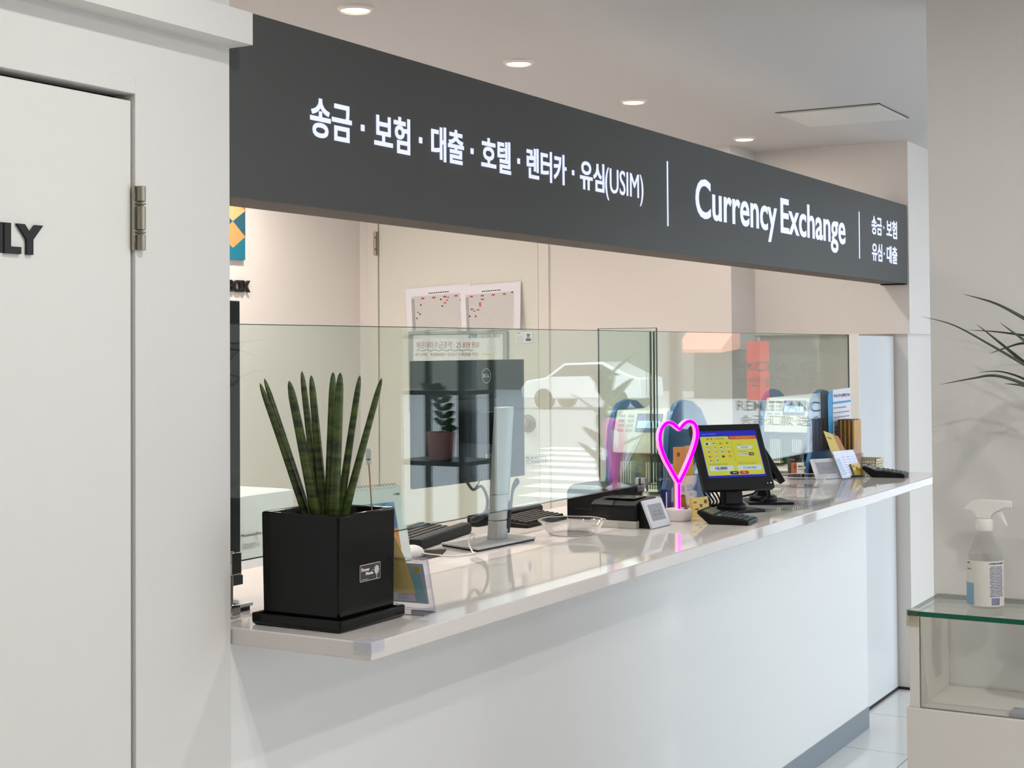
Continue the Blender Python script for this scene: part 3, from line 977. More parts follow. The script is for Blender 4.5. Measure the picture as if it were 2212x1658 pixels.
# ------------------------------------------------------------------ receipt printer and the black device behind it
pt = thing('receipt_printer', 'black receipt printer with a silver lower strip beside the candy bowl', 'printer', (4.06, 1.98, HC))
m = MB()
m.prism([(3.988, 1.902, HC + .022), (3.988, 1.902, HC + .068), (4.01, 1.902, HC + .078), (4.132, 1.902, HC + .083), (4.132, 1.902, HC + .022)], (0, .15, 0))
m.build('housing', BLACK, pt, bevel=.003)
MB().box(3.985, 4.132, 1.902, 2.052, HC, HC + .0215).build('lower_strip', mat('pale_silver_plastic', 'b9b5ae', .4), pt, bevel=.0015)
m = MB().box(3.9868, 3.9885, 1.908, 2.046, HC + .024, HC + .066).build('front_flap', mat('gloss_black_flap', '0b0b0c', .15), pt)
m = MB().box(4.02, 4.11, 1.925, 2.03, HC + .0825, HC + .086)
m.build('lid', mat('smoked_lid', '2b2b2c', .15), pt, bevel=.003)
sd = thing('document_scanner', 'tall black scanner with a rounded top behind the receipt printer', 'scanner', (4.21, 2.13, HC))
m = MB()
m.prism([(4.14, 2.03, HC), (4.14, 2.215, HC), (4.14, 2.215, HC + .085), (4.14, 2.205, HC + .103), (4.14, 2.19, HC + .108), (4.14, 2.03, HC + .098)], (.155, 0, 0))
m.build('body', BLACK, sd, bevel=.004)
MB().box(4.1385, 4.1398, 2.04, 2.19, HC + .03, HC + .034).build('seam', mat('dark_seam', '050505', .4), sd)

# ------------------------------------------------------------------ e-paper price tags on wedge stands
def eink(label, x, y, th, wd, ht, ti):
    t = thing('epaper_display', label, 'display', (x, y, HC), th, 'white framed e-paper displays')
    fr = frame(t)
    u, v, n = tilted(0, ti)
    O = Vector((-wd / 2, 0, 0.002))
    m = MB(fr)
    m.rrect(O, u, v, wd, ht, .004, -n * .008)
    m.build('bezel', mat('white_display_bezel', 'dcdce2', .4), t, bevel=.0012)
    m = MB(fr)
    m.rrect(O + u * wd * .15 + v * ht * .24 + n * .0002, u, v, wd * .70, ht * .58, .001, n * .0006)
    pnl = m.build('panel', mat('grey_epaper', 'a3a5aa', .6, var=.08, scale=120), t, smooth=False)
    m = MB(fr)
    m.text('원화 → 외화', O + u * wd * .30 + v * ht * .52 + n * .0008, u, v, wd * .4, ht * .06, 0, .0003)
    m.text('WON  EXCHANGE', O + u * wd * .26 + v * ht * .42 + n * .0008, u, v, wd * .48, ht * .05, 0, .0003)
    m.build('panel_lettering', mat('epaper_ink', '8d8f96', .6), pnl, smooth=False)
    b0 = O - n * .0082
    tp = b0 + v * ht
    m = MB(fr)
    m.prism([Vector((b0.x + .003, b0.y, 0)), Vector((b0.x + .003, tp.y + .012, 0)), Vector((tp.x + .003, tp.y + .004, tp.z - .006)), Vector((b0.x + .003, b0.y + .0005, .004))], (wd - .006, 0, 0))
    m.build('wedge_stand', BLACK, t, bevel=.001)
eink('white framed e-paper display against the receipt printer, left of the neon heart', 4.065, 1.853, math.radians(-2), .123, .087, math.radians(22.6))
eink('white framed e-paper display at the far end in front of the dark bottle', 5.85, 1.926, math.radians(-29.7), .13, .088, math.radians(25.8))

# ------------------------------------------------------------------ neon heart lamp
HX, HY = 4.25, 1.882
nh = thing('neon_heart_lamp', 'glowing pink neon heart lamp on a round white base', 'lamp', (HX, HY, HC))
MB().lathe([(.038, 0), (.041, .003), (.041, .033), (.039, .036), (.01, .0365)], (HX, HY, HC), 48).build('base', mat('pale_pink_white_base', 'e3d6d6', .45), nh)
hu = Vector((.695, -.72, 0)).normalized()
hn = Vector((-.72, -.695, 0)).normalized()
hp = [(320, 1085), (275, 1005), (235, 930), (190, 850), (150, 760), (125, 680), (115, 600), (118, 545), (130, 500), (150, 460), (178, 430), (208, 416), (238, 418), (270, 435), (300, 462), (335, 496), (368, 455), (400, 425), (428, 410), (455, 407), (485, 418), (512, 445), (530, 490), (535, 545), (528, 605), (512, 665), (485, 745), (450, 830), (415, 910), (380, 985), (350, 1040), (325, 1085)]
ks = 1 / (5.18 * 693)
def hpt(px, py, d=0):
    return Vector((HX, HY, HC + .036)) + hu * ((px - 322) * ks * 1.05) + Z * ((1375 - py) * ks) + hn * d
PINK = mat('pale_pink_silicone', 'f2a6cc', .5, emit=.75, ecol='ff86d2')
MAG = mat('magenta_neon_strip', '900088', .9, spec=0.0, emit=1.7, ecol='ff00f4')
def ribbon(m, pts, w0, d0, d1):
    """flat-sided tube along the outline: width w0 in the heart's plane, depth d0..d1 along its normal"""
    n = len(pts)
    vs, fs = [], []
    for i, p in enumerate(pts):
        t = (pts[min(i + 1, n - 1)] - pts[max(i - 1, 0)]).normalized()
        s = t.cross(hn).normalized() * (w0 / 2)
        vs += [p + s + hn * d0, p + s + hn * d1, p - s + hn * d1, p - s + hn * d0]
    for i in range(n - 1):
        for k in range(4):
            fs.append((i * 4 + k, i * 4 + (k + 1) % 4, (i + 1) * 4 + (k + 1) % 4, (i + 1) * 4 + k))
    fs.append((3, 2, 1, 0)); fs.append(tuple((n - 1) * 4 + k for k in range(4)))
    return m.add(vs, fs)
outl = [hpt(*p) for p in hp]
stem = [hpt(322, 1095), hpt(322, 1230), hpt(322, 1378)]
m = MB()
ribbon(m, outl, .0125, -.018, .0075); ribbon(m, stem, .0125, -.016, .0075)
m.build('heart_tube', PINK, nh, bevel=.0015, ang=60)
m = MB()
ribbon(m, outl, .0100, .0077, .0095); ribbon(m, stem, .0080, .0077, .0095)
m.build('glow_strip', MAG, nh, bevel=.0008, ang=60)
MB().box(HX - .004, HX + .006, HY - .030, HY - .020, HC + .0365, HC + .039).build('switch', BLACK, nh, bevel=.001)

# ------------------------------------------------------------------ SIM brochures in a clear box behind the heart
hb = thing('brochure_box', 'clear acrylic box holding orange brochures behind the neon heart', 'brochure holder', (4.395, 1.938, HC))
bf = frame(hb) @ Matrix.Rotation(math.radians(-12), 4, 'Z')
m = MB(bf)
plate(m, (-.050, -.030, .001), X, Z, -Y, .100, .125, .002)
plate(m, (-.050, .028, .001), X, Z, -Y, .100, .16, .002)
plate(m, (-.050, -.030, .001), Y, Z, X, .058, .125, .002)
plate(m, (.050, -.030, .001), Y, Z, X, .058, .125, .002)
plate(m, (-.050, -.030, .003), X, Y, Z, .100, .058, .002)
m.build('clear_box', [CLEAR, mat('clear_box_edge', '9aa3ab', .2)], hb, smooth=False)
def brochure(label, x0, y0, dx, h, num, rz, tilt=0.0):
    fr2 = bf @ Matrix.Translation((x0, y0, .004)) @ Matrix.Rotation(rz, 4, 'Z') @ Matrix.Rotation(tilt, 4, 'X')
    m = MB(fr2)
    m.box(0, dx, 0, .006, 0, h).m(1)
    m.text('US1M'.replace('1', 'I'), (dx * .12, -.0008, h * .33), X, Z, dx * .75, h * .10, .04, .0008)
    m.m(2)
    m.text(num, (dx * .25, -.0008, h * .86), X, Z, dx * .22, h * .06, .02, .0008)
    m.text('유심칩', (dx * .4, -.0008, h * .26), X, Z, dx * .4, h * .04, .02, .0008)
    o = m.build('brochure', [mat('orange_brochure', 'cf8f3c', .5, var=.05), mat('violet_print', '5a2a86', .5), mat('brown_print', '6a4418', .5)], None, smooth=False)
    tag(o, label, 'brochure', 'orange brochures behind the neon heart')
brochure('orange brochure in the clear box, on the left through the neon heart', -.044, -.008, .044, .214, '20', math.radians(-22))
brochure('orange brochure in the clear box, on the right through the neon heart', .0, -.022, .046, .216, '15', math.radians(4))
nb_ = thing('small_box', 'small navy box standing left of the orange brochures', 'box', (4.314, 1.953, HC))
MB().box(4.302, 4.328, 1.940, 1.966, HC, HC + .088).build('carton', mat('navy_carton', '242a63', .45), nb_, bevel=.001)
MB().box(4.3013, 4.3019, 1.943, 1.947, HC + .01, HC + .08).build('white_label', PAPER, nb_)
yb = thing('promo_card', 'small yellow promotion card standing behind the near calculator', 'card', (4.385, 1.868, HC))
fr2 = Matrix.Translation((4.335, 1.866, HC)) @ Matrix.Rotation(math.radians(-14), 4, 'Z')
m = MB(fr2)
m.prism([(0, 0, 0), (0, .024, 0), (0, .016, .060), (0, .010, .060)], (.085, 0, 0))
m.build('card_body', mat('yellow_card', 'e3c25a', .5), yb, smooth=False)
u, v, n = tilted(0, math.radians(9.5))
m = MB(fr2)
for t_, xx, zz, ww, hh_ in (('20', .036, .030, .014, .010), ('유심', .008, .044, .014, .006), ('USIM', .062, .040, .014, .012), ('데이터', .012, .022, .016, .006)):
    m.text(t_, Vector((xx, -.0005, 0)) + v * zz, u, v, ww, hh_, .03, .0006)
m.build('card_lettering', mat('brown_card_print', '7a4a22', .5), yb, smooth=False)

# ------------------------------------------------------------------ calculators
def calculator(label, x, y, rz, sc_=1.0):
    t = thing('calculator', label, 'calculator', (x, y, HC), rz, 'desk calculators')
    fr = frame(t) @ Matrix.Scale(sc_, 4)
    w2 = .068
    side = [(0, -.082, .004), (0, -.078, .0), (0, .050, .0), (0, .088, .034), (0, .086, .043), (0, .078, .045), (0, .034, .028), (0, -.080, .014), (0, -.083, .010)]
    m = MB(fr)
    m.prism([(-w2, p[1], p[2]) for p in side], (2 * w2, 0, 0))
    m.build('case', BLACK, t, bevel=.003)
    a, b = Vector((0, .036, .0288)), Vector((0, .076, .0444))
    vv = (b - a).normalized()
    nn = X.cross(vv)
    m = MB(fr)
    m.rrect(a + X * -.056 + vv * .004 + nn * .0003, X, vv, .112, .033, .003, nn * .0008)
    m.build('screen', mat('lcd_greenish_grey', '6c6b5e', .25), t, smooth=False)
    a, b = Vector((0, -.080, .014)), Vector((0, .034, .028))
    vv = (b - a).normalized()
    nn = X.cross(vv)
    keysg = MB(fr)
    for j in range(6):
        for i in range(6):
            O = a + X * (-.060 + i * .0202) + vv * (.006 + j * .0172) + nn * .0002
            keysg.m(1 if (i >= 4 and j in (0,)) or (i == 5 and j == 1) or (i in (0,) and j == 5) else 0)
            keysg.rrect(O, X, vv, .0172, .0128, .003, nn * .0042, 2)
    keysg.build('keys', [mat('charcoal_keys', '3a3d40', .4), mat('teal_keys', '2f7f92', .4)], t, bevel=.001)
calculator('black calculator with teal keys in front of the yellow touch screen', 4.262, 1.722, math.radians(8), .93)
calculator('black calculator at the far end of the counter beside the cream basket', 6.08, 1.760, math.radians(8), 1.0)

# ------------------------------------------------------------------ touch screens
BEZ = mat('black_bezel', '161618', .45, spec=.3, var=.05)
def pos(label, x, y, z, th, ti, lit, wd=.218, ht=.168):
    t = thing('touch_screen', label, 'monitor', (x, y, HC), 0)
    u, v, n = tilted(th, ti)
    O = Vector((x, y, z)) - u * wd / 2          # lower left corner of the screen
    Lm, Rm, Bm, Tm = .022, .022, .042, .024
    B0 = O - u * Lm - v * Bm
    W, H = wd + Lm + Rm, ht + Bm + Tm
    m = MB()
    m.rrect(B0 - n * .001, u, v, W, H, .006, -n * .022)
    bez = m.build('bezel', BEZ, t, bevel=.003)
    m = MB()
    m.rrect(B0 + u * .02 + v * .02 - n * .0235, u, v, W - .04, H - .04, .01, -n * (.022 if lit else .008))
    m.build('rear_housing', BEZ, t, bevel=.006)
    # stand
    uz, nz0 = u, Vector((n.x, n.y, 0)).normalized()
    c = Vector((x, y, 0)) - nz0 * .045
    m = MB()
    pl_ = [c - u * .085 + nz0 * .095, c + u * .085 + nz0 * .075, c + u * .075 - nz0 * .06, c - u * .085 - nz0 * .06]
    m.prism([p + Z * HC for p in pl_], Z * .009)
    m.build('base_plate', BEZ, t, bevel=.003)
    m = MB()
    nk = [(-.032, -.02), (.032, -.02), (.032, .024), (-.032, .024)]
    lo = [c + u * a + nz0 * b + Z * (HC + .009) for a, b in nk]
    hi = [c + u * a * .9 + nz0 * (b - .012) + Z * (z + .005) for a, b in nk]
    m.add(lo + hi, [(3, 2, 1, 0), (4, 5, 6, 7)] + [(i, (i + 1) % 4, (i + 1) % 4 + 4, i + 4) for i in range(4)])
    m.lathe([(.048, HC + .009), (.048, HC + .020), (.040, HC + .026)], (c.x, c.y, 0), 32)
    m.build('neck', BEZ, t, bevel=.002)
    for k_ in range(4):
        m = MB()
        s = c - u * (.03 + .012 * k_) - nz0 * .01
        m.tube(curve([s + Z * (z - .005), s - u * .03 + Z * (z - .03 - .006 * k_), s - u * .012 + nz0 * .012 + Z * (HC + .03), s - u * .035 - nz0 * .01 + Z * (HC + .012)]), .003, 8)
        m.build('cable', BLACK, t)
    m = MB()
    s = c + u * .03
    m.tube(curve([s + Z * (HC + .045), s + u * .025 + Z * (HC + .047), s + u * .06 + Z * (HC + .058), s + u * .085 + Z * (z - .012)]), .0035, 8)
    m.build('cable', BLACK, t)
    m = MB()
    for q_, r_ in ((.90, .0012), (.945, .002)):
        m.rrect(B0 + u * (W * q_) + v * .016 - n * .0009, u, v, r_ * 2, r_ * 2, r_ * .95, n * .0006, 4)
    m.build('status_light', mat('white_status_light', 'ffffff', .4, emit=.8), bez, smooth=False)
    MB().rrect(B0 + u * .012 + v * (H - .014) - n * .0009, u, v, .018, .002, .0008, n * .0004).build('maker_mark', mat('grey_print', '8a8a8c', .5), bez, smooth=False)
    S = MB()
    def q(u0, u1, v0, v1, d, r=0):
        """rectangle in screen coordinates (v measured down from the top), raised by d"""
        P0 = O + u * wd * u0 + v * ht * (1 - v1) + n * (d - .0005)
        if r:
            S.rrect(P0, u, v, wd * (u1 - u0), ht * (v1 - v0), r, n * .0002, 4)
        else:
            S.prism([P0, P0 + u * wd * (u1 - u0), P0 + u * wd * (u1 - u0) + v * ht * (v1 - v0), P0 + v * ht * (v1 - v0)], n * .0002)
    def tx(s, u0, u1, v0, v1, d, bold=.02):
        S.text(s, O + u * wd * u0 + v * ht * (1 - v1) + n * (d - .0003), u, v, wd * (u1 - u0), ht * (v1 - v0), bold, .0002)
    if not lit:
        S.m(0)
        q(0, 1, 0, 1, .0)
        S.build('screen', mat('dark_screen', '0c0d10', .1), t, smooth=False)
        return t
    cols = [('ui_blue', '1b22b8', .75), ('ui_yellow', 'c3c23f', .8), ('ui_orange', 'c0602e', .8), ('ui_field', 'bcd0d6', .8), ('ui_dark', '2a2536', .5), ('ui_red', 'c03a20', .8), ('ui_line', '9a9430', .6), ('ui_sky', '5a78e0', .8), ('ui_navy', '262a40', .4), ('ui_gold', 'd8a03a', .7)]
    ms = [mat(a_, '18181a', .4, emit=c_ * 1.06, ecol=b_, var=.01, spec=.3) for a_, b_, c_ in cols]
    S.m(0); q(0, 1, 0, 1, 0)
    S.m(7); tx('환전금액조회', .045, .14, .055, .085, .0004); tx('외국환매입증명서', .155, .30, .05, .08, .0004)
    S.m(1); q(.012, .985, .185, .955, .0003, .004); q(.012, .50, .12, .25, .0003, .004)
    S.m(2); q(.515, .975, .12, .195, .0005, .003)
    S.m(9); tx('신분증 여권', .62, .70, .142, .172, .0009); tx('외국통화매도신청서', .71, .87, .145, .172, .0009)
    S.m(4); tx('환전통화를 선택하세요', .26, .42, .155, .185, .0006, 0)
    S.m(2); q(.12, .155, .15, .19, .0006, .002); q(.185, .22, .15, .19, .0006, .002)
    S.m(3); q(.065, .165, .245, .305, .0006, .004)
    flags = [(4, 8), (8, 3), (5, 9), (8, 1), (2, 3), (5, 3), (8, 3), (2, 3), (4, 3), (5, 3), (8, 3), (2, 9), (5, 9), (6, 3), (4, 8), (2, 9), (8, 3), (4, 3)]
    for i, (c1, c2) in enumerate(flags):
        r_, c_ = divmod(i, 4)
        u0, v0 = .085 + c_ * .115, .255 + r_ * .093
        S.m(c2); q(u0, u0 + .042, v0, v0 + .042, .0008)
        S.m(c1); q(u0 + .006, u0 + .036, v0 + .004, v0 + .024, .0010)
        S.m(6); q(u0 + .052, u0 + .072, v0 + .016, v0 + .023, .0006)
    S.m(3); q(.61, .875, .335, .40, .0006, .004); q(.615, .775, .49, .545, .0006, .003)
    S.m(8); tx('원→외 USD', .68, .80, .352, .385, .0009); tx('1,234,000', .63, .765, .503, .53, .0009)
    S.m(4); q(.785, .875, .485, .548, .0006, .003)
    S.m(3); tx('매매율', .80, .86, .505, .53, .0009)
    S.m(6)
    q(.535, .95, .675, .679, .0005); q(.53, .534, .25, .675, .0005)
    tx('외국통화', .62, .68, .305, .325, .0006); tx('매매기준율 환율', .615, .75, .455, .475, .0006); tx('환전하실 금액을 입력하세요', .06, .38, .705, .73, .0006); tx('고객님께 지급하실 원화금액', .555, .87, .705, .73, .0006)
    S.m(3); q(.055, .465, .755, .86, .0006, .004); q(.535, .955, .755, .86, .0006, .004)
    S.m(8); tx('10,000', .155, .355, .775, .845, .0009, .03); tx('12,340,000', .635, .855, .79, .838, .0009, .0)
    S.m(4); q(.385, .535, .875, .945, .0006, .0055)
    S.m(5); q(.55, .71, .875, .945, .0006, .0055)
    S.m(3); tx('조회하기', .43, .50, .895, .922, .0009); tx('취소', .61, .655, .895, .922, .0009)
    S.build('screen', ms, t, smooth=False)
    return t
pos('black touch screen showing a yellow exchange-rate page', 4.55, 1.804, 1.2185, math.radians(-40.5), math.radians(27), True, .211, .164)
pos('black touch screen hidden behind the yellow one, only its right edge showing', 4.893, 1.800, 1.222, math.radians(28), math.radians(31), False, .13, .13)

# ------------------------------------------------------------------ banknote counters behind the glass
def counter_machine(label, x, y, s=1.0):
    """x, y: front right lower corner (customer side); the front faces -X"""
    t = thing('banknote_counter', label, 'banknote counter', (x, y, HC), 0, 'banknote counters')
    BLUE = mat('dark_blue_casing', '2c659b', .35)
    CREAM = mat('cream_white_casing', 'dcdccf', .4)
    wv = .235 * s
    def side(y0, y1, nm):
        pts = [(0, 0, 0), (-.03, 0, .0), (-.035, 0, .06), (-.012, 0, .10), (-.012, 0, .17), (.0, 0, .26), (.03, 0, .315), (.07, 0, .345), (.13, 0, .357), (.20, 0, .350), (.27, 0, .32), (.32, 0, .27), (.345, 0, .20), (.35, 0, .0)]
        m = MB()
        m.prism([(x + p[0] * s, y0, HC + p[2] * s) for p in pts], (0, y1 - y0, 0))
        m.build(nm, BLUE, t, bevel=.004)
    side(y, y + .022 * s, 'side_panel')
    side(y + wv - .022 * s, y + wv, 'side_panel')
    y0, y1 = y + .0225 * s, y + wv - .0225 * s
    m = MB()
    pr_ = [(.02, .0), (.02, .02), (.16, .02), (.16, .17), (-.004, .18), (.004, .245), (.035, .322), (.25, .322), (.32, .25), (.34, .0)]
    m.prism([(x + a * s, y0, HC + b * s) for a, b in pr_], (0, y1 - y0, 0))
    m.build('body', CREAM, t, bevel=.003)
    m = MB()
    m.box(x + .04 * s, x + .155 * s, y0 + .005, y1 - .005, HC + .03 * s, HC + .165 * s)
    m.build('note_slot', mat('dark_green_slot', '1f5a34', .3), t, smooth=False)
    for k_ in (.25, .75):
        m = MB()
        c = y0 + (y1 - y0) * k_
        for j in range(5):
            m.box(x + .0 * s, x + .036 * s, c - .02 * s + j * .009 * s, c - .016 * s + j * .009 * s, HC + .06 * s, HC + .15 * s)
        m.box(x - .005 * s, x + .036 * s, c - .026 * s, c + .028 * s, HC + .052 * s, HC + .06 * s)
        m.build('note_guide', mat('pale_guide', 'c8cfbe', .4), t, bevel=.001)
    MB().prism([(x - .02 * s, y0 + .01, HC + .02 * s), (x + .06 * s, y0 + .01, HC + .02 * s), (x + .06 * s, y0 + .01, HC + .05 * s), (x - .02 * s, y0 + .01, HC + .03 * s)], (0, y1 - y0 - .02, 0)).build('note_tray', CREAM, t, bevel=.002)
    # sloping control face between (.004,.245) and (.035,.322); the viewer's right is -Y
    a = Vector((x + .004 * s, y1, HC + .245 * s))
    vv = Vector((.031, 0, .077)).normalized()
    u = -Y
    nn = u.cross(vv)
    L_ = y1 - y0
    m = MB()
    m.rrect(a + u * L_ * .42 + vv * .006 * s + nn * .0004, u, vv, L_ * .50, .066 * s, .002, nn * .001).m(1)
    m.rrect(a + u * L_ * .45 + vv * .020 * s + nn * .0015, u, vv, L_ * .44, .026 * s, .001, nn * .0004).m(2)
    m.rrect(a + u * L_ * .46 + vv * .052 * s + nn * .0015, u, vv, L_ * .06, .012 * s, .002, nn * .0004)
    m.build('screen', [mat('screen_frame', '3f4a58', .3), mat('pale_blue_lcd', 'a8ccea', .3, emit=.5, ecol='a8ccea'), mat('blue_icon', '4a4ae0', .4, emit=.4)], t, smooth=False)
    m = MB()
    for i in range(2):
        for j in range(4):
            m.rrect(a + u * L_ * (.07 + .17 * i) + vv * (.008 + .017 * j) * s + nn * .0004, u, vv, L_ * .12, .009 * s, .002, nn * .0015)
    m.build('buttons', mat('grey_buttons', '9fa39a', .4), t, bevel=.0005)
    return t
counter_machine('banknote counter with dark blue sides behind the glass, left of the touch screen', 4.555, 2.045)
counter_machine('banknote counter with dark blue sides at the far right end behind the glass', 5.93, 2.02)

# ------------------------------------------------------------------ far end of the counter
bt = thing('supplement_bottle', 'dark brown supplement bottle with a white and copper label', 'bottle', (5.79, 2.045, HC))
fr = frame(bt)
MB(fr).lathe([(.030, 0), (.033, .003), (.033, .078), (.030, .084)], (0, 0, 0), 36).build('glass_body', mat('dark_brown_glass', '1c1310', .15), bt)
MB(fr).lathe([(.031, .0845), (.0325, .086), (.0325, .104), (.030, .107), (.01, .1075)], (0, 0, 0), 36).build('cap', mat('black_cap', '17161a', .35), bt)
def wrap(fr_, r, z0, z1, a0, a1, seg=16):
    m = MB(fr_)
    vs, fs = [], []
    for k_ in range(seg + 1):
        a = math.radians(a0 + (a1 - a0) * k_ / seg)
        vs += [(r * math.cos(a), r * math.sin(a), z0), (r * math.cos(a), r * math.sin(a), z1)]
    for k_ in range(seg):
        fs.append((2 * k_, 2 * k_ + 2, 2 * k_ + 3, 2 * k_ + 1))
    return m.add(vs, fs)
plab = wrap(fr, .0334, .024, .070, 190, 330).build('paper_label', mat('cream_label', 'd9d2c8', .5), bt)
wrap(fr, .0337, .024, .070, 165, 205).build('copper_label', mat('copper_label', '9a5a3a', .4), bt)
def wrap_text(m, fr_, r, body, a_mid, z0, h, warc, bold=0.0):
    vs, fs = text_geo(body, bold)
    x0, x1 = min(p.x for p in vs), max(p.x for p in vs)
    y0, y1 = min(p.y for p in vs), max(p.y for p in vs)
    out = []
    for p in vs:
        a = math.radians(a_mid) + ((p.x - x0) / (x1 - x0) - .5) * warc / r
        rr_ = r + (p.z + .5) * .0003
        out.append(fr_ @ Vector((rr_ * math.cos(a), rr_ * math.sin(a), z0 + (p.y - y0) / (y1 - y0) * h)))
    n_ = len(m.v)
    m.v += out
    for f in fs:
        m.f.append(tuple(i + n_ for i in f)); m.mi.append(m.cur)
m = MB()
wrap_text(m, fr, .0336, '활력비타민', 232, .050, .008, .022, .02)
wrap_text(m, fr, .0336, 'MULTI VITAMIN', 232, .040, .004, .022)
wrap_text(m, fr, .0339, 'V', 192, .042, .020, .012, .02)
m.build('label_lettering', mat('brown_lettering', '4a3a33', .5), plab, smooth=False)

lh = thing('leaflet_stand', 'clear acrylic stand with a lilac price leaflet, right of the far e-paper display', 'leaflet holder', (5.96, 1.861, HC))
u, v, n = tilted(math.radians(-17), math.radians(24.5))
O = Vector((5.96, 1.861, HC + .002)) - u * .077
m = MB()
plate(m, O, u, v, n, .154, .118, .0018)
plate(m, O - n * .004, u, v, n, .154, .118, .0018)
n0 = Vector((n.x, n.y, 0)).normalized()
plate(m, O - n0 * .002, u, -n0, Z, .154, .07, .0016)
m.build('acrylic_stand', [LILAC, LILACE], lh, smooth=False)
m = MB()
q = O - n * .0022
m.prism([q + u * .006 + v * .008, q + u * .148 + v * .008, q + u * .148 + v * .108, q + u * .006 + v * .108], -n * .0006).m(1)
q = q + n * .0001
m.prism([q + u * .010 + v * .012, q + u * .045 + v * .012, q + u * .035 + v * .085, q + u * .010 + v * .085], n * .0002).m(2)
for i in range(7):
    for a_, b_ in ((.05, .072), (.085, .11), (.12, .138)):
        m.prism([q + u * a_ + v * (.022 + i * .011), q + u * b_ + v * (.022 + i * .011), q + u * b_ + v * (.0245 + i * .011), q + u * a_ + v * (.0245 + i * .011)], n * .0003)
m.build('leaflet', [mat('lilac_leaflet', 'c9c7e2', .5), mat('blue_leaflet', '5b8fb8', .5), mat('violet_table_ink', '8684b4', .5)], lh, smooth=False)
ys_ = MB()
q = O + u * .086 + v * .006 + n * .003
ys_.prism([q, q + u * .056, q + u * .056 + v * .050, q + v * .050], n * .004).m(1)
ys_.text('유심', q + u * .020 + v * .020 + n * .0041, u, v, .014, .016, .03, .0005)
ys_.text('20', q + u * .006 + v * .034 + n * .0041, u, v, .010, .007, .02, .0005)
tag(ys_.build('sim_card_pack', [mat('yellow_gloss_pack', 'd8b540', .3), mat('brown_card_print', '7a4a22', .5)], None, smooth=False), 'small yellow card pack leaning on the lilac leaflet stand', 'card')

# tall yellow and orange leaflet standing up behind the stand
un, vn, nn = tilted(math.radians(-17), math.radians(24.5))
def onpl(px, py, P0, nrm):
    d = ray(px, py)
    return CAM + d * ((P0 - CAM).dot(nrm) / d.dot(nrm))
Pq = O - n * .0065
c1, c2, c3, c4 = [onpl(x, y, Pq, n) for x, y in ((1779, 930), (1811, 942), (1835, 990), (1803, 996))]
m = MB()
mid_t, mid_b = c1 + (c2 - c1) * .62, c4 + (c3 - c4) * .62
m.prism([c4, mid_b, mid_t, c1], -n * .0012).m(1)
m.prism([mid_b, c3, c2, mid_t], -n * .0012).m(2)
uu, vv = (c2 - c1).normalized(), (c1 - c4).normalized()
m.text('유심 USIM', c1 + uu * .012 - vv * .030, uu, vv, .022, .008, .02, .0006)
tag(m.build('standing_leaflet', [mat('bright_yellow_leaflet', 'e0c35e', .5), mat('burnt_orange_leaflet', 'c07a45', .5), mat('grey_leaflet_print', '86806a', .5)], None, smooth=False), 'tall yellow and orange leaflet sticking up behind the lilac leaflet stand', 'leaflet')

bx = thing('brochure_stand', 'clear rack filled with a thick stack of orange brochures at the far end', 'brochure holder', (6.14, 1.935, HC))
m = MB()
plate(m, (6.095, 1.893, HC + .001), X, Z, -Y, .105, .085, .002)
plate(m, (6.095, 1.972, HC + .001), X, Z, -Y, .105, .15, .002)
plate(m, (6.095, 1.893, HC + .001), Y, Z, X, .08, .085, .002)
plate(m, (6.20, 1.893, HC + .001), Y, Z, X, .08, .085, .002)
m.build('clear_rack', [CLEAR, mat('clear_box_edge', '9aa3ab', .2)], bx, smooth=False)
for i in range(8):
    y_ = 1.899 + i * .0088
    m = MB()
    m.box(6.100, 6.196, y_, y_ + .0072, HC + .004, HC + .226 + .003 * (i % 2)).m(1)
    if i == 0:
        m.prism([(6.11, y_ - .0003, HC + .06), (6.16, y_ - .0003, HC + .06), (6.18, y_ - .0003, HC + .17), (6.13, y_ - .0003, HC + .13)], (0, -.0004, 0))
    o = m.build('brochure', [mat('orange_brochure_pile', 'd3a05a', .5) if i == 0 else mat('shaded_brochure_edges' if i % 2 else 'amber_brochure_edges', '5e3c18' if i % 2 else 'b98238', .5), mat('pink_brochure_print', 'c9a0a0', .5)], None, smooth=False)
    tag(o, 'front orange brochure of the stack at the far end of the counter' if i == 0 else 'orange brochure within the thick stack at the far end of the counter', 'brochure', 'orange brochures at the far end')

bk = thing('storage_basket', 'small cream open-weave plastic basket at the far end of the counter', 'basket', (6.275, 1.91, HC))
m = MB()
bx0, bx1, by0, by1, bz = 6.222, 6.332, 1.845, 1.965, HC + .058
m.box(bx0, bx1, by0, by1, HC, HC + .003)
for a_, b_, c_, d_ in ((bx0, bx1, by0, by0 + .003), (bx0, bx1, by1 - .003, by1), (bx0, bx0 + .003, by0, by1), (bx1 - .003, bx1, by0, by1)):
    m.box(a_, b_, c_, d_, bz - .010, bz)
    for k_ in range(4):
        m.box(a_, b_, c_, d_, HC + .003 + .012 * k_, HC + .008 + .012 * k_)
    nl = 11
    for k_ in range(nl):
        if b_ - a_ > d_ - c_:
            x_ = a_ + (b_ - a_) * (k_ + .5) / nl
            m.box(x_ - .0025, x_ + .0025, c_ + .0005, d_ - .0005, HC, bz)
        else:
            y_ = c_ + (d_ - c_) * (k_ + .5) / nl
            m.box(a_ + .0005, b_ - .0005, y_ - .0025, y_ + .0025, HC, bz)
m.build('woven_tub', mat('cream_plastic', 'd9ccae', .5), bk, smooth=False)

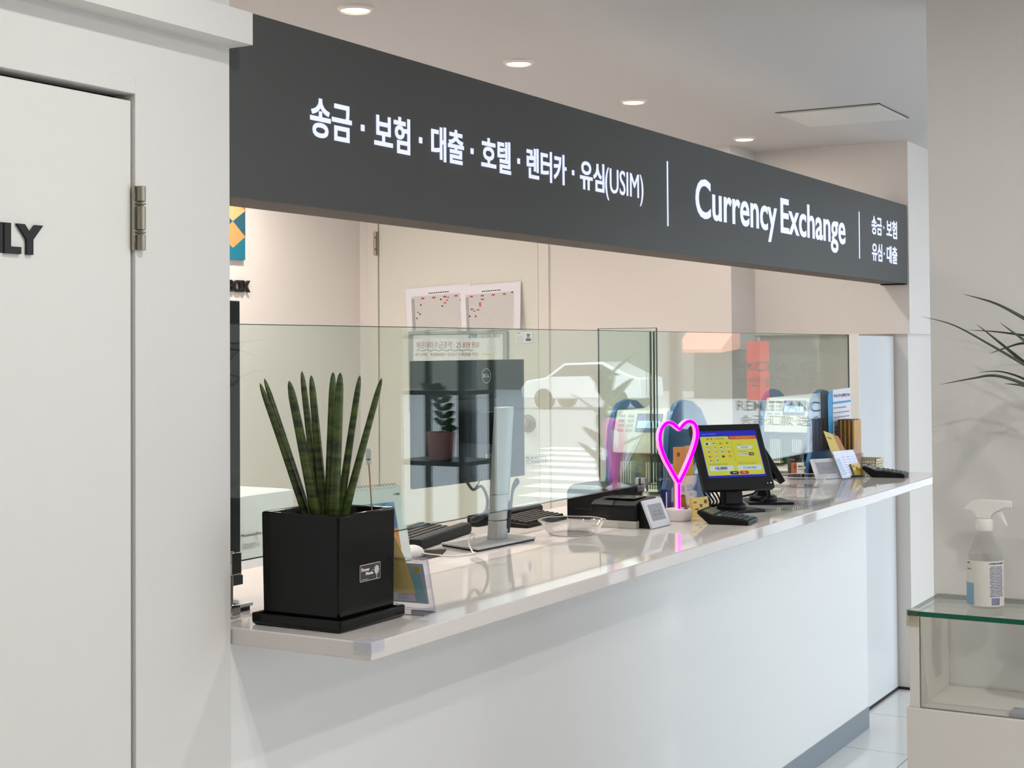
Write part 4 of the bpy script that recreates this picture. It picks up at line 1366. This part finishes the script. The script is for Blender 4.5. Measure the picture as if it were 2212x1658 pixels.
sh = thing('info_sheet', 'white information sheet with a blue edge fixed to the right end of the glass', 'sheet', (6.24, YG - .004, 1.20))
ps = [at(x, y, 'Y', YG - .0035) for x, y in ((1796, 846), (1837, 838))]
xa, xb, xc = at(1788, 860, 'Y', YG - .0035).x, at(1798, 860, 'Y', YG - .0035).x, 6.336
zt_ = 1.462
m = MB()
m.prism([(xb, YG - .003, 1.195), (xc, YG - .003, 1.195), (xc, YG - .003, zt_), (xb, YG - .003, zt_ - .004)], (0, -.001, 0)).m(1)
m.prism([(xa + .01, YG - .003, 1.215), (xb + .004, YG - .003, 1.205), (xb + .004, YG - .003, zt_ - .004), (xa + .006, YG - .003, zt_ - .018), (xa, YG - .003, zt_ - .05)], (0, -.001, 0))
m.prism([(xb, YG - .0042, 1.398), (xc, YG - .0042, 1.40), (xc, YG - .0042, 1.409), (xb, YG - .0042, 1.407)], (0, -.0003, 0)).m(2)
m.text('외국인고객 실명확인 안내', (xb + .014, YG - .0044, 1.425), X, Z, xc - xb - .03, .014, .02, .0003)
for k_ in range(9):
    m.text('여권 또는 외국인등록증을 제시하여 주십시오', (xb + .012, YG - .0044, 1.378 - k_ * .02), X, Z, (xc - xb) * (.86 if k_ % 3 else .7), .006, 0, .0003)
m.build('sheet', [PAPER, mat('sky_blue_print', '3f9ad2', .5), mat('navy_sheet_ink', '3a3f6a', .6)], sh, smooth=False)

# ------------------------------------------------------------------ things on the office end door and walls
XF = XD - .005
UY = -Y      # to the viewer's right on a wall that faces -X
def sheet(name, label, px0, m_extra, w_, h_, tilt, bulge, mats, x_off):
    pass
def chart_paper(label, yl, zt_, wd, ht, rot, xo, marks, curl):
    t = thing('chart_paper', label, 'paper', (XF - xo, yl, zt_ - ht), 0, 'printed charts on the office door')
    u = (UY * math.cos(rot) + Z * math.sin(rot)); v = (Z * math.cos(rot) - UY * math.sin(rot))
    n = u.cross(v)
    O = Vector((XF - xo, yl, zt_)) - v * ht
    m = MB()
    N = 10
    def cp(s, tt, d=0):
        return O + u * wd * s + v * ht * tt + n * (curl * (max(0, s - .88) / .12) ** 2 * (1 - tt * .9) + d)
    vs, fs = [], []
    for d in (0, .0006):
        for j in range(N + 1):
            for i in range(N + 1):
                vs.append(cp(i / N, j / N, d))
    K = (N + 1) ** 2
    for j in range(N):
        for i in range(N):
            a = j * (N + 1) + i
            fs.append((a, a + N + 1, a + N + 2, a + 1))
            fs.append((K + a, K + a + 1, K + a + N + 2, K + a + N + 1))
    m.add(vs, fs)
    shp = m.build('sheet', PAPER, t, ang=60)
    m = MB()
    def q(s0, s1, t0, t1, d):
        m.poly([cp(s0, t0, d), cp(s1, t0, d), cp(s1, t1, d), cp(s0, t1, d)])
    gx0, gx1, gy0, gy1 = .085, .87, .02, .80
    m.m(0)
    for i in range(6):
        q(gx0 + (gx1 - gx0) * i / 6, gx0 + (gx1 - gx0) * (i + 1) / 6, gy0, gy1, .0009)
    m.m(1)
    q(gx0, gx0 + .05, gy0, gy1 - .05, .0012)
    for i in range(32):
        s = gx0 + .05 + (gx1 - gx0 - .05) * i / 31
        q(s - .0012, s + .0012, gy0, gy1, .0012)
    for j in range(26):
        tt = gy0 + (gy1 - gy0) * j / 25
        for i in range(4):
            q(gx0 + (gx1 - gx0) * i / 4, gx0 + (gx1 - gx0) * (i + 1) / 4, tt - .001, tt + .001, .0012)
    for c_, s0, t0, w_, h_ in marks:
        m.m(c_)
        q(s0, s0 + w_, t0, t0 + h_, .0016)
    m.m(2)
    for i in range(9):
        q(.36 + i * .035, .385 + i * .035, .84, .862, .0010)
    m.build('chart', [mat('chart_grey', 'd8d4d2', .7), mat('chart_grid', 'b3aeac', .7), INK, INKR], shp, smooth=False)
R_, K_ = 3, 2
mk1 = [(R_, .24 + .17 * i, .725, .05, .035) for i in range(4)] + [(K_, .15, .28, .022, .03), (K_, .17, .42, .022, .02), (K_, .20, .37, .022, .03), (K_, .22, .58, .022, .03), (K_, .53, .67, .022, .035), (K_, .55, .52, .022, .03), (R_, .58, .59, .045, .022), (R_, .62, .645, .03, .022), (R_, .64, .71, .03, .022), (K_, .83, .62, .022, .035)]
mk2 = [(R_, .16 + .18 * i, .745, .05, .03) for i in range(4)] + [(K_, .13, .32, .025, .03), (R_, .16, .47, .05, .025), (K_, .21, .43, .025, .02), (K_, .23, .31, .025, .03), (R_, .26, .45, .05, .022), (R_, .31, .53, .025, .09), (K_, .34, .67, .05, .02), (K_, .84, .77, .025, .03)]
chart_paper('printed chart on the left of the two pinned above the whiteboard', 4.597, 1.974, .42, .235, math.radians(2.6), .003, mk1, .0)
chart_paper('printed chart on the right of the two, its corner curling off the door', 4.243, 1.978, .378, .246, math.radians(2.4), .0055, mk2, .03)
wb = thing('whiteboard', 'small whiteboard with red handwriting on the office door', 'whiteboard', (XF - .012, 4.26, 1.36))
wy0, wy1, wz0, wz1 = 3.952, 4.567, 1.30, 1.734
brd = MB().box(XF - .010, XF, wy0, wy1, wz0, wz1).build('board', mat('whiteboard_white', 'dfe3e2', .25), wb, smooth=False)
m = MB().box(XF - .016, XF - .001, wy1 - .022, wy1 + .004, wz0, wz1).box(XF - .016, XF - .001, wy0 - .004, wy0 + .022, wz0, wz1).box(XF - .0165, XF - .001, wy0, wy1, wz1 - .012, wz1 + .003)
m.build('board_frame', mat('aluminium_board_frame', 'a9aca9', .4, metal=.3), wb, bevel=.001)
XW = XF - .0104
m = MB()
m.text('해운대미수금총액 : 25 838 950', (XW, 4.525, 1.648), UY, Z, .40, .036, -.010, .0004, .12).m(0)
m.text('4/2 UMD   9,0000000 × 0.0251 = 452000 미수', (XW, 4.53, 1.604), UY, Vector((0, .02, 1)), .40, .021, -.008, .0004, .12).m(1)
m.text('김여보', (XW, 4.19, 1.700), UY, Z, .055, .022, .01, .0004, .1).m(2)
m.text(': 2,136,000', (XW, 4.125, 1.700), UY, Z, .13, .018, .0, .0004, .1).m(3)
m.tube([(XW - .0005, 4.52 - .36 * i / 40, 1.637 + .004 * math.sin(i * 1.1)) for i in range(41)], .0012, 6)
m.build('handwriting', [INKR, INKB, mat('faint_pencil', '9a9a94', .7), mat('slate_ink', '5a6a7c', .7)], brd, smooth=False)
m = MB()
m.prism([(XW - .001, 4.128, 1.585), (XW - .001, 4.036, 1.585), (XW - .001, 4.030, 1.635), (XW - .001, 4.116, 1.632)], (-.001, 0, 0)).m(1)
m.text('정산 확인서', (XW - .0022, 4.10, 1.612), UY, Z, .046, .005, 0, .0003)
tag(m.build('note_card', [mat('cream_note', 'e4e4d6', .6), INKG], None, smooth=False), 'small cream note card at the lower right of the whiteboard', 'note')
m = MB()
y0_, y1_, z0_, z1_ = 3.904, 3.801, 1.672, 1.730
m.prism([(XF - .001, y0_, z0_), (XF - .001, y1_, z0_), (XF - .001, y1_, z1_), (XF - .001, y0_, z1_)], (-.0012, 0, 0)).m(1)
for k_ in range(5):
    m.text('외국환거래 담당자', (XF - .0023, y0_ - .006, z0_ + .006 + k_ * .0068), UY, Z, .045 if k_ % 2 else .036, .0032, 0, .0003)
m.text('성명', (XF - .0023, y0_ - .006, z1_ - .010), UY, Z, .022, .006, .03, .0003)
cy_ = y0_ - .078
m.m(3); m.rrect((XF - .0023, cy_ + .016, z0_ + .010), UY, Z, .032, .013, .005, (-.0003, 0, 0))
m.m(2); m.rrect((XF - .0024, cy_ + .009, z0_ + .020), UY, Z, .018, .024, .0085, (-.0004, 0, 0))
m.m(3); m.rrect((XF - .0025, cy_ + .0095, z0_ + .038), UY, Z, .019, .009, .0040, (-.0005, 0, 0))
m.build('id_notice', [PAPER, INKG, mat('skin_print', 'b08a72', .6), mat('dark_suit_print', '35343a', .6)], None, smooth=False)
tag(bpy.data.objects['id_notice'], 'small white notice with a portrait photo right of the whiteboard', 'notice')

art = thing('wall_art', 'orange and teal geometric canvas on the office back wall', 'picture', (5.55, YB - .02, 2.094))
MB().box(5.372, 5.748, YB - .025, YB, 2.094, 2.47).build('canvas', mat('teal_canvas', '0f7088', .6), art, smooth=False)
m = MB()
yf = YB - .0253
ce = .094
for c_ in range(4):
    xr, xl = 5.748 - c_ * ce, 5.748 - (c_ + 1) * ce
    if c_ % 2:
        xr, xl = xl, xr
    cells = [(1, [(xr, 2.34), (xl, 2.282), (xl, 2.40)]), (2, [(xl, 2.282), (xr, 2.34), (xr, 2.21)]), (3, [(xl, 2.282), (xr, 2.21), (xl, 2.15)]), (4, [(xr, 2.34), (xl, 2.40), (xl, 2.47), (xr, 2.47)])]
    for mi_, pts in cells:
        m.m(mi_ - 1)
        m.prism([(x_, yf, z_) for x_, z_ in pts], (0, -.0006, 0))
m.build('painted_triangles', [mat('amber_paint', 'd8ad74', .6), mat('deep_teal_paint', '23586a', .6), mat('apricot_paint', 'd6955a', .6), mat('red_paint', 'd0593c', .6)], art, smooth=False)
m = MB().text('BOX', (5.631, YB - .003, 1.933), X, Z, .165, .060, .03, .016)
tag(m.build('wall_lettering', BLACKM, None, smooth=False), 'raised black letters on the office back wall under the canvas', 'lettering')

oc = thing('office_cabinet', 'low white cabinet with a bar handle behind the counter on the left', 'cabinet', (3.3, 3.4, 0))
MB().box(2.75, 3.989, 3.2, 3.62, 0.05, 1.171).build('carcass', PANELW, oc, bevel=.002)
cdo = MB().box(3.41, 3.987, 3.181, 3.199, 0.10, 1.169).build('door', PANELW, oc, bevel=.002)
m = MB().box(3.715, 3.80, 3.162, 3.168, 1.040, 1.047).box(3.718, 3.724, 3.168, 3.181, 1.040, 1.047).box(3.791, 3.797, 3.168, 3.181, 1.040, 1.047)
m.build('bar_handle', STEEL, cdo, bevel=.001)

# ------------------------------------------------------------------ display case and what stands on it
dc = thing('display_case', 'white display case with a green-edged glass top against the right pillar', 'display case', (3.74, .62, 0))
CASE = mat('case_white', 'dcd8d0', .45, var=.01)
MB().box(3.592, 3.884, .25, .998, 0, .768).build('plinth', CASE, dc, bevel=.0015)
MB().box(3.602, 3.884, .968, .992, .768, .987).build('side_panel', CASE, dc, bevel=.001)
MB().box(3.602, 3.884, .25, .272, .768, .987).build('side_panel', CASE, dc, bevel=.001)
m = MB().box(3.602, 3.608, .274, .966, .770, .987)
m.mi = [1, 1, 1, 1, 0, 0]
m.build('front_glass', [glass('case_glass', (.985, .99, .985)), GEDGE], dc, smooth=False)
m = MB().box(3.597, 3.883, .252, .994, .9885, 1.0)
m.mi = [0, 0, 1, 1, 1, 1]
m.build('glass_top', [glass('case_top_glass', (.965, .98, .97)), mat('green_glass_edge', '0f5a42', .12)], dc, smooth=False)
m = MB()
m.box(3.5945, 3.5965, .968, .9965, .962, 1.0015).box(3.5945, 3.625, .9945, .9965, .962, 1.0015).box(3.5945, 3.625, .968, .9965, 1.0005, 1.002)
m.build('corner_guard', glass('case_corner_guard', (.90, .89, .82), .1, 1.2), dc, bevel=.0008)
sc_ = MB().rrect((3.62, .60, .7685), X, Y, .06, .165, .004, (0, 0, .009))
tag(sc_.build('silver_card', mat('silver_card', 'b4b8c2', .3, metal=.3), None, bevel=.001), 'flat silver card case lying inside the display case', 'card case')

sbt = thing('spray_bottle', 'clear spray bottle with a white trigger head on the glass top', 'spray bottle', (3.710, .835, 1.0))
fr = frame(sbt)
BOTP = glass('clear_bottle_plastic', (.965, .965, .96), .02)
MB(fr).lathe([(.004, .001), (.036, .001), (.042, .006), (.043, .02), (.043, .130), (.042, .140), (.038, .154), (.030, .170), (.022, .182), (.019, .188), (.019, .194)], (0, 0, 0), 48).build('bottle', BOTP, sbt, ang=60)
MB(fr).lathe([(.004, .004), (.035, .004), (.041, .010), (.0412, .128), (.004, .1281)], (0, 0, 0), 48).build('liquid', glass('clear_liquid', (.95, .95, .94), 0, .4), sbt)
LABW = mat('bottle_label_white', 'dedbd2', .5)
a_c = 180 + 13.5   # direction towards the camera
blab = wrap(fr, .0435, .012, .120, a_c - 110, a_c + 95, 40).build('label', LABW, sbt)
wrap(fr, .0438, .013, .066, a_c - 92, a_c - 38, 14).build('blue_label_patch', mat('label_sky_blue', '86acc8', .5), blab)
m = MB()
BL_ = mat('label_blue_ink', '5d64a6', .6)
wrap_text(m, fr, .0438, '스파클바이오알코올', a_c + 40, .112, .0045, .044, .03)
for i in range(20):
    wrap_text(m, fr, .0438, ('사용방법 및 주의사항 이 제품은', '제품명 용량 성분 에탄올 정제수', '어린이의 손에 닿지 않는 곳에 보관')[i % 3], a_c + 38, .1055 - i * .0037, .0022, .038 if i % 4 else .034, .01)
for i in range(16):
    m.v_ = 0
    a0 = a_c + 18 + i * 1.9
    sub = wrap(fr, .0438, .015, .032, a0, a0 + (1.3 if i % 3 else .7), 2)
    n_ = len(m.v); m.v += sub.v
    for f in sub.f:
        m.f.append(tuple(j + n_ for j in f)); m.mi.append(0)
m.cur = 1
wrap_text(m, fr, .0438, '크린콜', a_c - 62, .112, .004, .014, .02)
wrap_text(m, fr, .0438, '살균소독', a_c - 57, .097, .004, .016, .02)
m.build('label_lettering', [BL_, mat('label_red_ink', 'a86a6a', .6)], blab, smooth=False)
HEADW = mat('trigger_white', 'ebe9e3', .35, var=.01)
MB(fr).lathe([(.0195, .190), (.0205, .192), (.0205, .214), (.019, .217), (.017, .219)], (0, 0, 0), 40).build('collar', HEADW, sbt)
# trigger head: nozzle to the viewer's right (towards -Y), long tail to the left
hd = [(-.046, .2425), (-.038, .2525), (-.028, .2605), (-.014, .2645), (.035, .2645), (.060, .2635), (.061, .2475), (.050, .2465), (.043, .2435), (.028, .2345), (.0185, .2275), (.0165, .219), (-.0165, .219), (-.019, .2285), (-.028, .2375), (-.044, .2385)]
m = MB(fr)
m.prism([(-.013, -a_, b_) for a_, b_ in hd], (.026, 0, 0))
m.build('trigger_head', HEADW, sbt, bevel=.004, seg=3)
tgp = [(.022, .2305), (.042, .240), (.046, .226), (.051, .212), (.0545, .203), (.049, .2075), (.040, .2185), (.034, .2285)]
MB(fr).prism([(-.007, -a_, b_) for a_, b_ in tgp], (.014, 0, 0)).build('trigger', HEADW, sbt, bevel=.0015)
MB(fr).box(-.009, .009, -.0650, -.0605, .2485, .2630).build('nozzle', HEADW, sbt, bevel=.0015)

# dracaena to the right: its pot stands on the case beyond the frame, its leaves reach in
dp = thing('potted_dracaena', 'dracaena with thin arching green leaves reaching in from the right', 'plant', (3.745, .54, 1.0))
fr = frame(dp)
MB(fr).lathe([(.045, 0), (.05, .003), (.062, .10), (.064, .11), (.058, .11), (.056, .095), (.004, .095)], (0, 0, 0), 40).build('pot', WHITEP, dp)
hub = Vector((3.72, .655, 1.525))
MB().tube(curve([(3.745, .54, 1.094), (3.742, .55, 1.25), (3.732, .59, 1.40), tuple(hub)]), [.011] * 24 + [.012], 12).build('cane', mat('dracaena_cane', '7a6650', .8, var=.2, scale=80, bump=.4), dp)
DRAC = mat('dracaena_leaf', '2e3d18', .4, var=.25, scale=25)
def strap(pts, w0, name='leaf'):
    P = curve(pts, 6)
    n_ = len(P)
    rs = []
    for i in range(n_):
        s = i / (n_ - 1)
        rs.append(w0 * max(.02, min(1, 1.6 * (1 - s) ** .75)) * (.55 + .45 * min(1, s * 4)))
    MB().tube(P, rs, 8, flat=.18, side=(.15, .3, .9)).build(name, DRAC, dp, ang=70)
def lf(pl_, xs, w0):
    """leaf through image points, each at its own depth plane X"""
    strap([tuple(hub)] + [tuple(at(px, py, 'X', xx)) for (px, py), xx in zip(pl_, xs)], w0 * .68)
lf([(2250, 708), (2212, 687), (2150, 655), (2078, 634)], (3.69, 3.68, 3.66, 3.64), .0075)
lf([(2250, 812), (2212, 787), (2140, 745), (2060, 702), (1990, 683)], (3.70, 3.69, 3.67, 3.65, 3.63), .0052)
lf([(2255, 820), (2212, 783), (2160, 740), (2106, 697)], (3.72, 3.72, 3.72, 3.72), .0075)
lf([(2255, 730), (2212, 724), (2150, 716), (2086, 712)], (3.76, 3.76, 3.77, 3.77), .0045)
lf([(2262, 780), (2212, 735), (2185, 715), (2158, 695)], (3.66, 3.64, 3.62, 3.60), .007)
lf([(2265, 750), (2212, 741), (2170, 752), (2136, 764)], (3.75, 3.76, 3.77, 3.78), .0045)
lf([(2262, 850), (2212, 818), (2160, 802), (2110, 804)], (3.78, 3.79, 3.80, 3.80), .0045)
lf([(2265, 858), (2212, 829), (2150, 811), (2095, 818), (2027, 831)], (3.68, 3.67, 3.65, 3.64, 3.63), .0058)
lf([(2262, 850), (2212, 833), (2190, 830), (2168, 828)], (3.66, 3.64, 3.63, 3.62), .005)
rnd = random.Random(5)
for i in range(14):
    a = math.radians(-150 + i * 26)
    L_ = .16 + .05 * rnd.random()
    d = Vector((math.cos(a) * .45, -abs(math.sin(a)), 0))
    up_ = .10 + .12 * rnd.random()
    tipz = hub + d * L_ + Z * (up_ * .4)
    mid = hub + d * L_ * .5 + Z * up_ * .8
    if tipz.x > 3.865:
        tipz.x = 3.86
    strap([tuple(hub), tuple(mid), tuple(tipz)], .006)

# ------------------------------------------------------------------ customer side and street, seen mirrored in the glass screens
sf = thing('shelf_unit', 'black metal shelf unit mirrored in the glass in front of the silver-stand monitor', 'shelf', (6.5, -.3, 0))
BM = mat('black_metal', '14181a', .4)
m = MB()
for y_ in (-.44, -.04):
    for x_ in (6.40, 6.70):
        m.box(x_ - .014, x_ + .014, y_ - .014, y_ + .014, 0, 1.75)
m.build('posts', BM, sf, smooth=False)
for z_ in (.35, .72, 1.068, 1.43, 1.72):
    MB().box(6.386, 6.714, -.454, -.026, z_ - .022, z_).build('board', BM, sf, smooth=False)
fp = thing('potted_zz_plant', 'small plant in a pink pot mirrored in the glass before the monitor', 'plant', (6.5, -.23, 1.0683))
fr = frame(fp)
MB(fr).lathe([(.055, 0), (.062, .004), (.073, .13), (.075, .145), (.068, .145), (.066, .125), (.005, .125)], (0, 0, 0), 32).build('pot', mat('dusty_pink_ceramic', 'e39c9c', .5), fp)
m = MB(fr)
st = curve([(0, 0, .12), (0, .01, .22), (0, -.02, .32), (0, -.08, .37)])
m.tube(st, .005, 8)
LEAFG = mat('broad_leaf_green', '2e5a2a', .4, var=.2, scale=30)
def blade(m, O, d, L_, w_, nrm=(0, 0, 1)):
    """a broad leaf: folded lens shape along d"""
    O, d = Vector(O), Vector(d).normalized()
    s = d.cross(Vector(nrm)).normalized()
    up_ = s.cross(d).normalized()
    N = 8
    vs, fs = [], []
    for i in range(N + 1):
        t_ = i / N
        c = O + d * L_ * t_ + up_ * (-.12 * L_ * t_ * t_)
        wv = w_ * math.sin(math.pi * min(1, t_ * .93 + .05)) ** .8
        vs += [c + s * wv + up_ * wv * .18, c - up_ * wv * .02, c - s * wv + up_ * wv * .18, c - up_ * (.0015 + wv * .02)]
    for i in range(N):
        a, b = i * 4, i * 4 + 4
        fs += [(a, a + 1, b + 1, b), (a + 1, a + 2, b + 2, b + 1), (a + 3, a, b, b + 3), (a + 2, a + 3, b + 3, b + 2)]
    fs += [(0, 3, 2, 1), (N * 4, N * 4 + 1, N * 4 + 2, N * 4 + 3)]
    m.add(vs, fs)
for i in range(5, len(st), 3):
    p = st[i]
    for sgn in (-1, 1):
        blade(m, p, (.3, sgn * .7, .35), .075, .018, (1, 0, .3))
blade(m, (0, .01, .16), (.1, .8, .1), .09, .022, (1, 0, .3))
m.build('foliage', LEAFG, fp, ang=70)
tr = thing('rubber_plant', 'large-leaved indoor plant mirrored faintly in the glass near the office door', 'plant', (6.9, .52, 0))
fr = frame(tr)
MB(fr).lathe([(.10, 0), (.11, .005), (.13, .26), (.135, .28), (.12, .28), (.118, .25), (.01, .25)], (0, 0, 0), 32).build('planter', WHITEP, tr)
MB(fr).tube(curve([(0, 0, .245), (.02, .03, .7), (-.02, -.03, 1.1), (0, .05, 1.5)]), .014, 10).build('trunk', mat('tan_trunk', 'a39a80', .8), tr)
rnd = random.Random(3)
for i in range(12):
    a = i * 2.4
    z_ = .92 + .05 * i
    m = MB(fr)
    blade(m, (0, 0, z_), (math.cos(a), math.sin(a), .75 + .4 * rnd.random()), .21 + .06 * rnd.random(), .042, (0, 0, 1))
    m.build('leaf', LEAFG, tr, ang=70)

struct(MB().box(58, 62, -58, 25, -.15, 8.5), 'wall_street', mat('mid_grey_facades', '7a7872', .8, var=.35, scale=.25), smooth=False)
struct(MB().box(8.30, 8.75, 1.20, 1.80, -.15, 3.2), 'trim_5', mat('brown_grey_facade_pillar', '80776a', .7), smooth=False)
struct(MB().box(8.07, 70, -60, 40, -.25, -.15).box(-12, 8.07, -60, -4.12, -.25, -.15), 'street', mat('pale_asphalt', 'a4a6a9', .9, var=.1, scale=3), smooth=False)
m = MB()
for i in range(11):
    x_ = 12.5 + i * 1.1
    y_ = 3.6 - .52 * x_
    m.box(x_, x_ + .55, y_ - .55, y_ + .55, -.15, -.146)
tag(m.build('crosswalk_stripes', mat('white_road_paint', 'e8e8e4', .8), None, smooth=False), None, None, None, 'structure')
bd = thing('street_building', 'dark grey shop building with a pink awning across the street', 'building', (53, -17.5, -.15))
MB().box(50, 57, -17.5, -15.2, -.15, 1.6).build('shopfront', mat('dark_shopfront', '4c5051', .6), bd, smooth=False)
MB().prism([(50, -17.5, 1.62), (48.2, -17.5, 1.5), (48.2, -17.5, 1.62), (50, -17.5, 2.5)], (0, 1.8, 0)).build('awning', mat('salmon_awning', 'e0907a', .7), bd, smooth=False)
MB().box(50.5, 57, -17.5, -15.2, 2.5, 5).build('upper_storey', mat('pale_facade', 'b9bcc0', .7), bd, smooth=False)
bn = thing('banner_sign', 'tall red banner sign standing by the street', 'banner', (20.0, -3.62, -.15))
MB().box(19.99, 20.01, -3.79, -3.46, .90, 1.74).build('banner_cloth', mat('red_banner', 'c2352e', .6), bn, smooth=False)
MB().tube([(20.03, -3.62, -.15), (20.03, -3.62, 1.8)], .02, 10).build('pole', STEEL, bn)
cr = thing('parked_car', 'white hatchback parked across the street', 'car', (40, -16.5, -.15), math.radians(90))
fr = frame(cr)
body = [(-2.0, .30), (-2.05, .62), (-1.85, .86), (-1.2, .95), (-.55, 1.38), (.75, 1.42), (1.55, 1.05), (1.95, .95), (2.0, .35)]
MB(fr).prism([(a_, -.8, b_) for a_, b_ in body], (0, 1.6, 0)).build('body', mat('white_car_paint', 'e4e6e8', .15, coat=.6), cr, bevel=.05)
MB(fr).prism([(a_, -.805, b_) for a_, b_ in ((-1.0, .98), (-.5, 1.32), (.7, 1.35), (1.3, 1.03))], (0, 1.61, 0)).build('side_windows', mat('car_window', '20262a', .08), cr, smooth=False)
for x_ in (-1.25, 1.25):
    for y_ in (-.82, .62):
        MB(fr @ Matrix.Translation((x_, y_, .31)) @ Matrix.Rotation(math.radians(-90), 4, 'X')).lathe([(.15, 0), (.31, .0), (.31, .2), (.15, .2)], (0, 0, 0), 28).build('wheel', BLACK, cr)
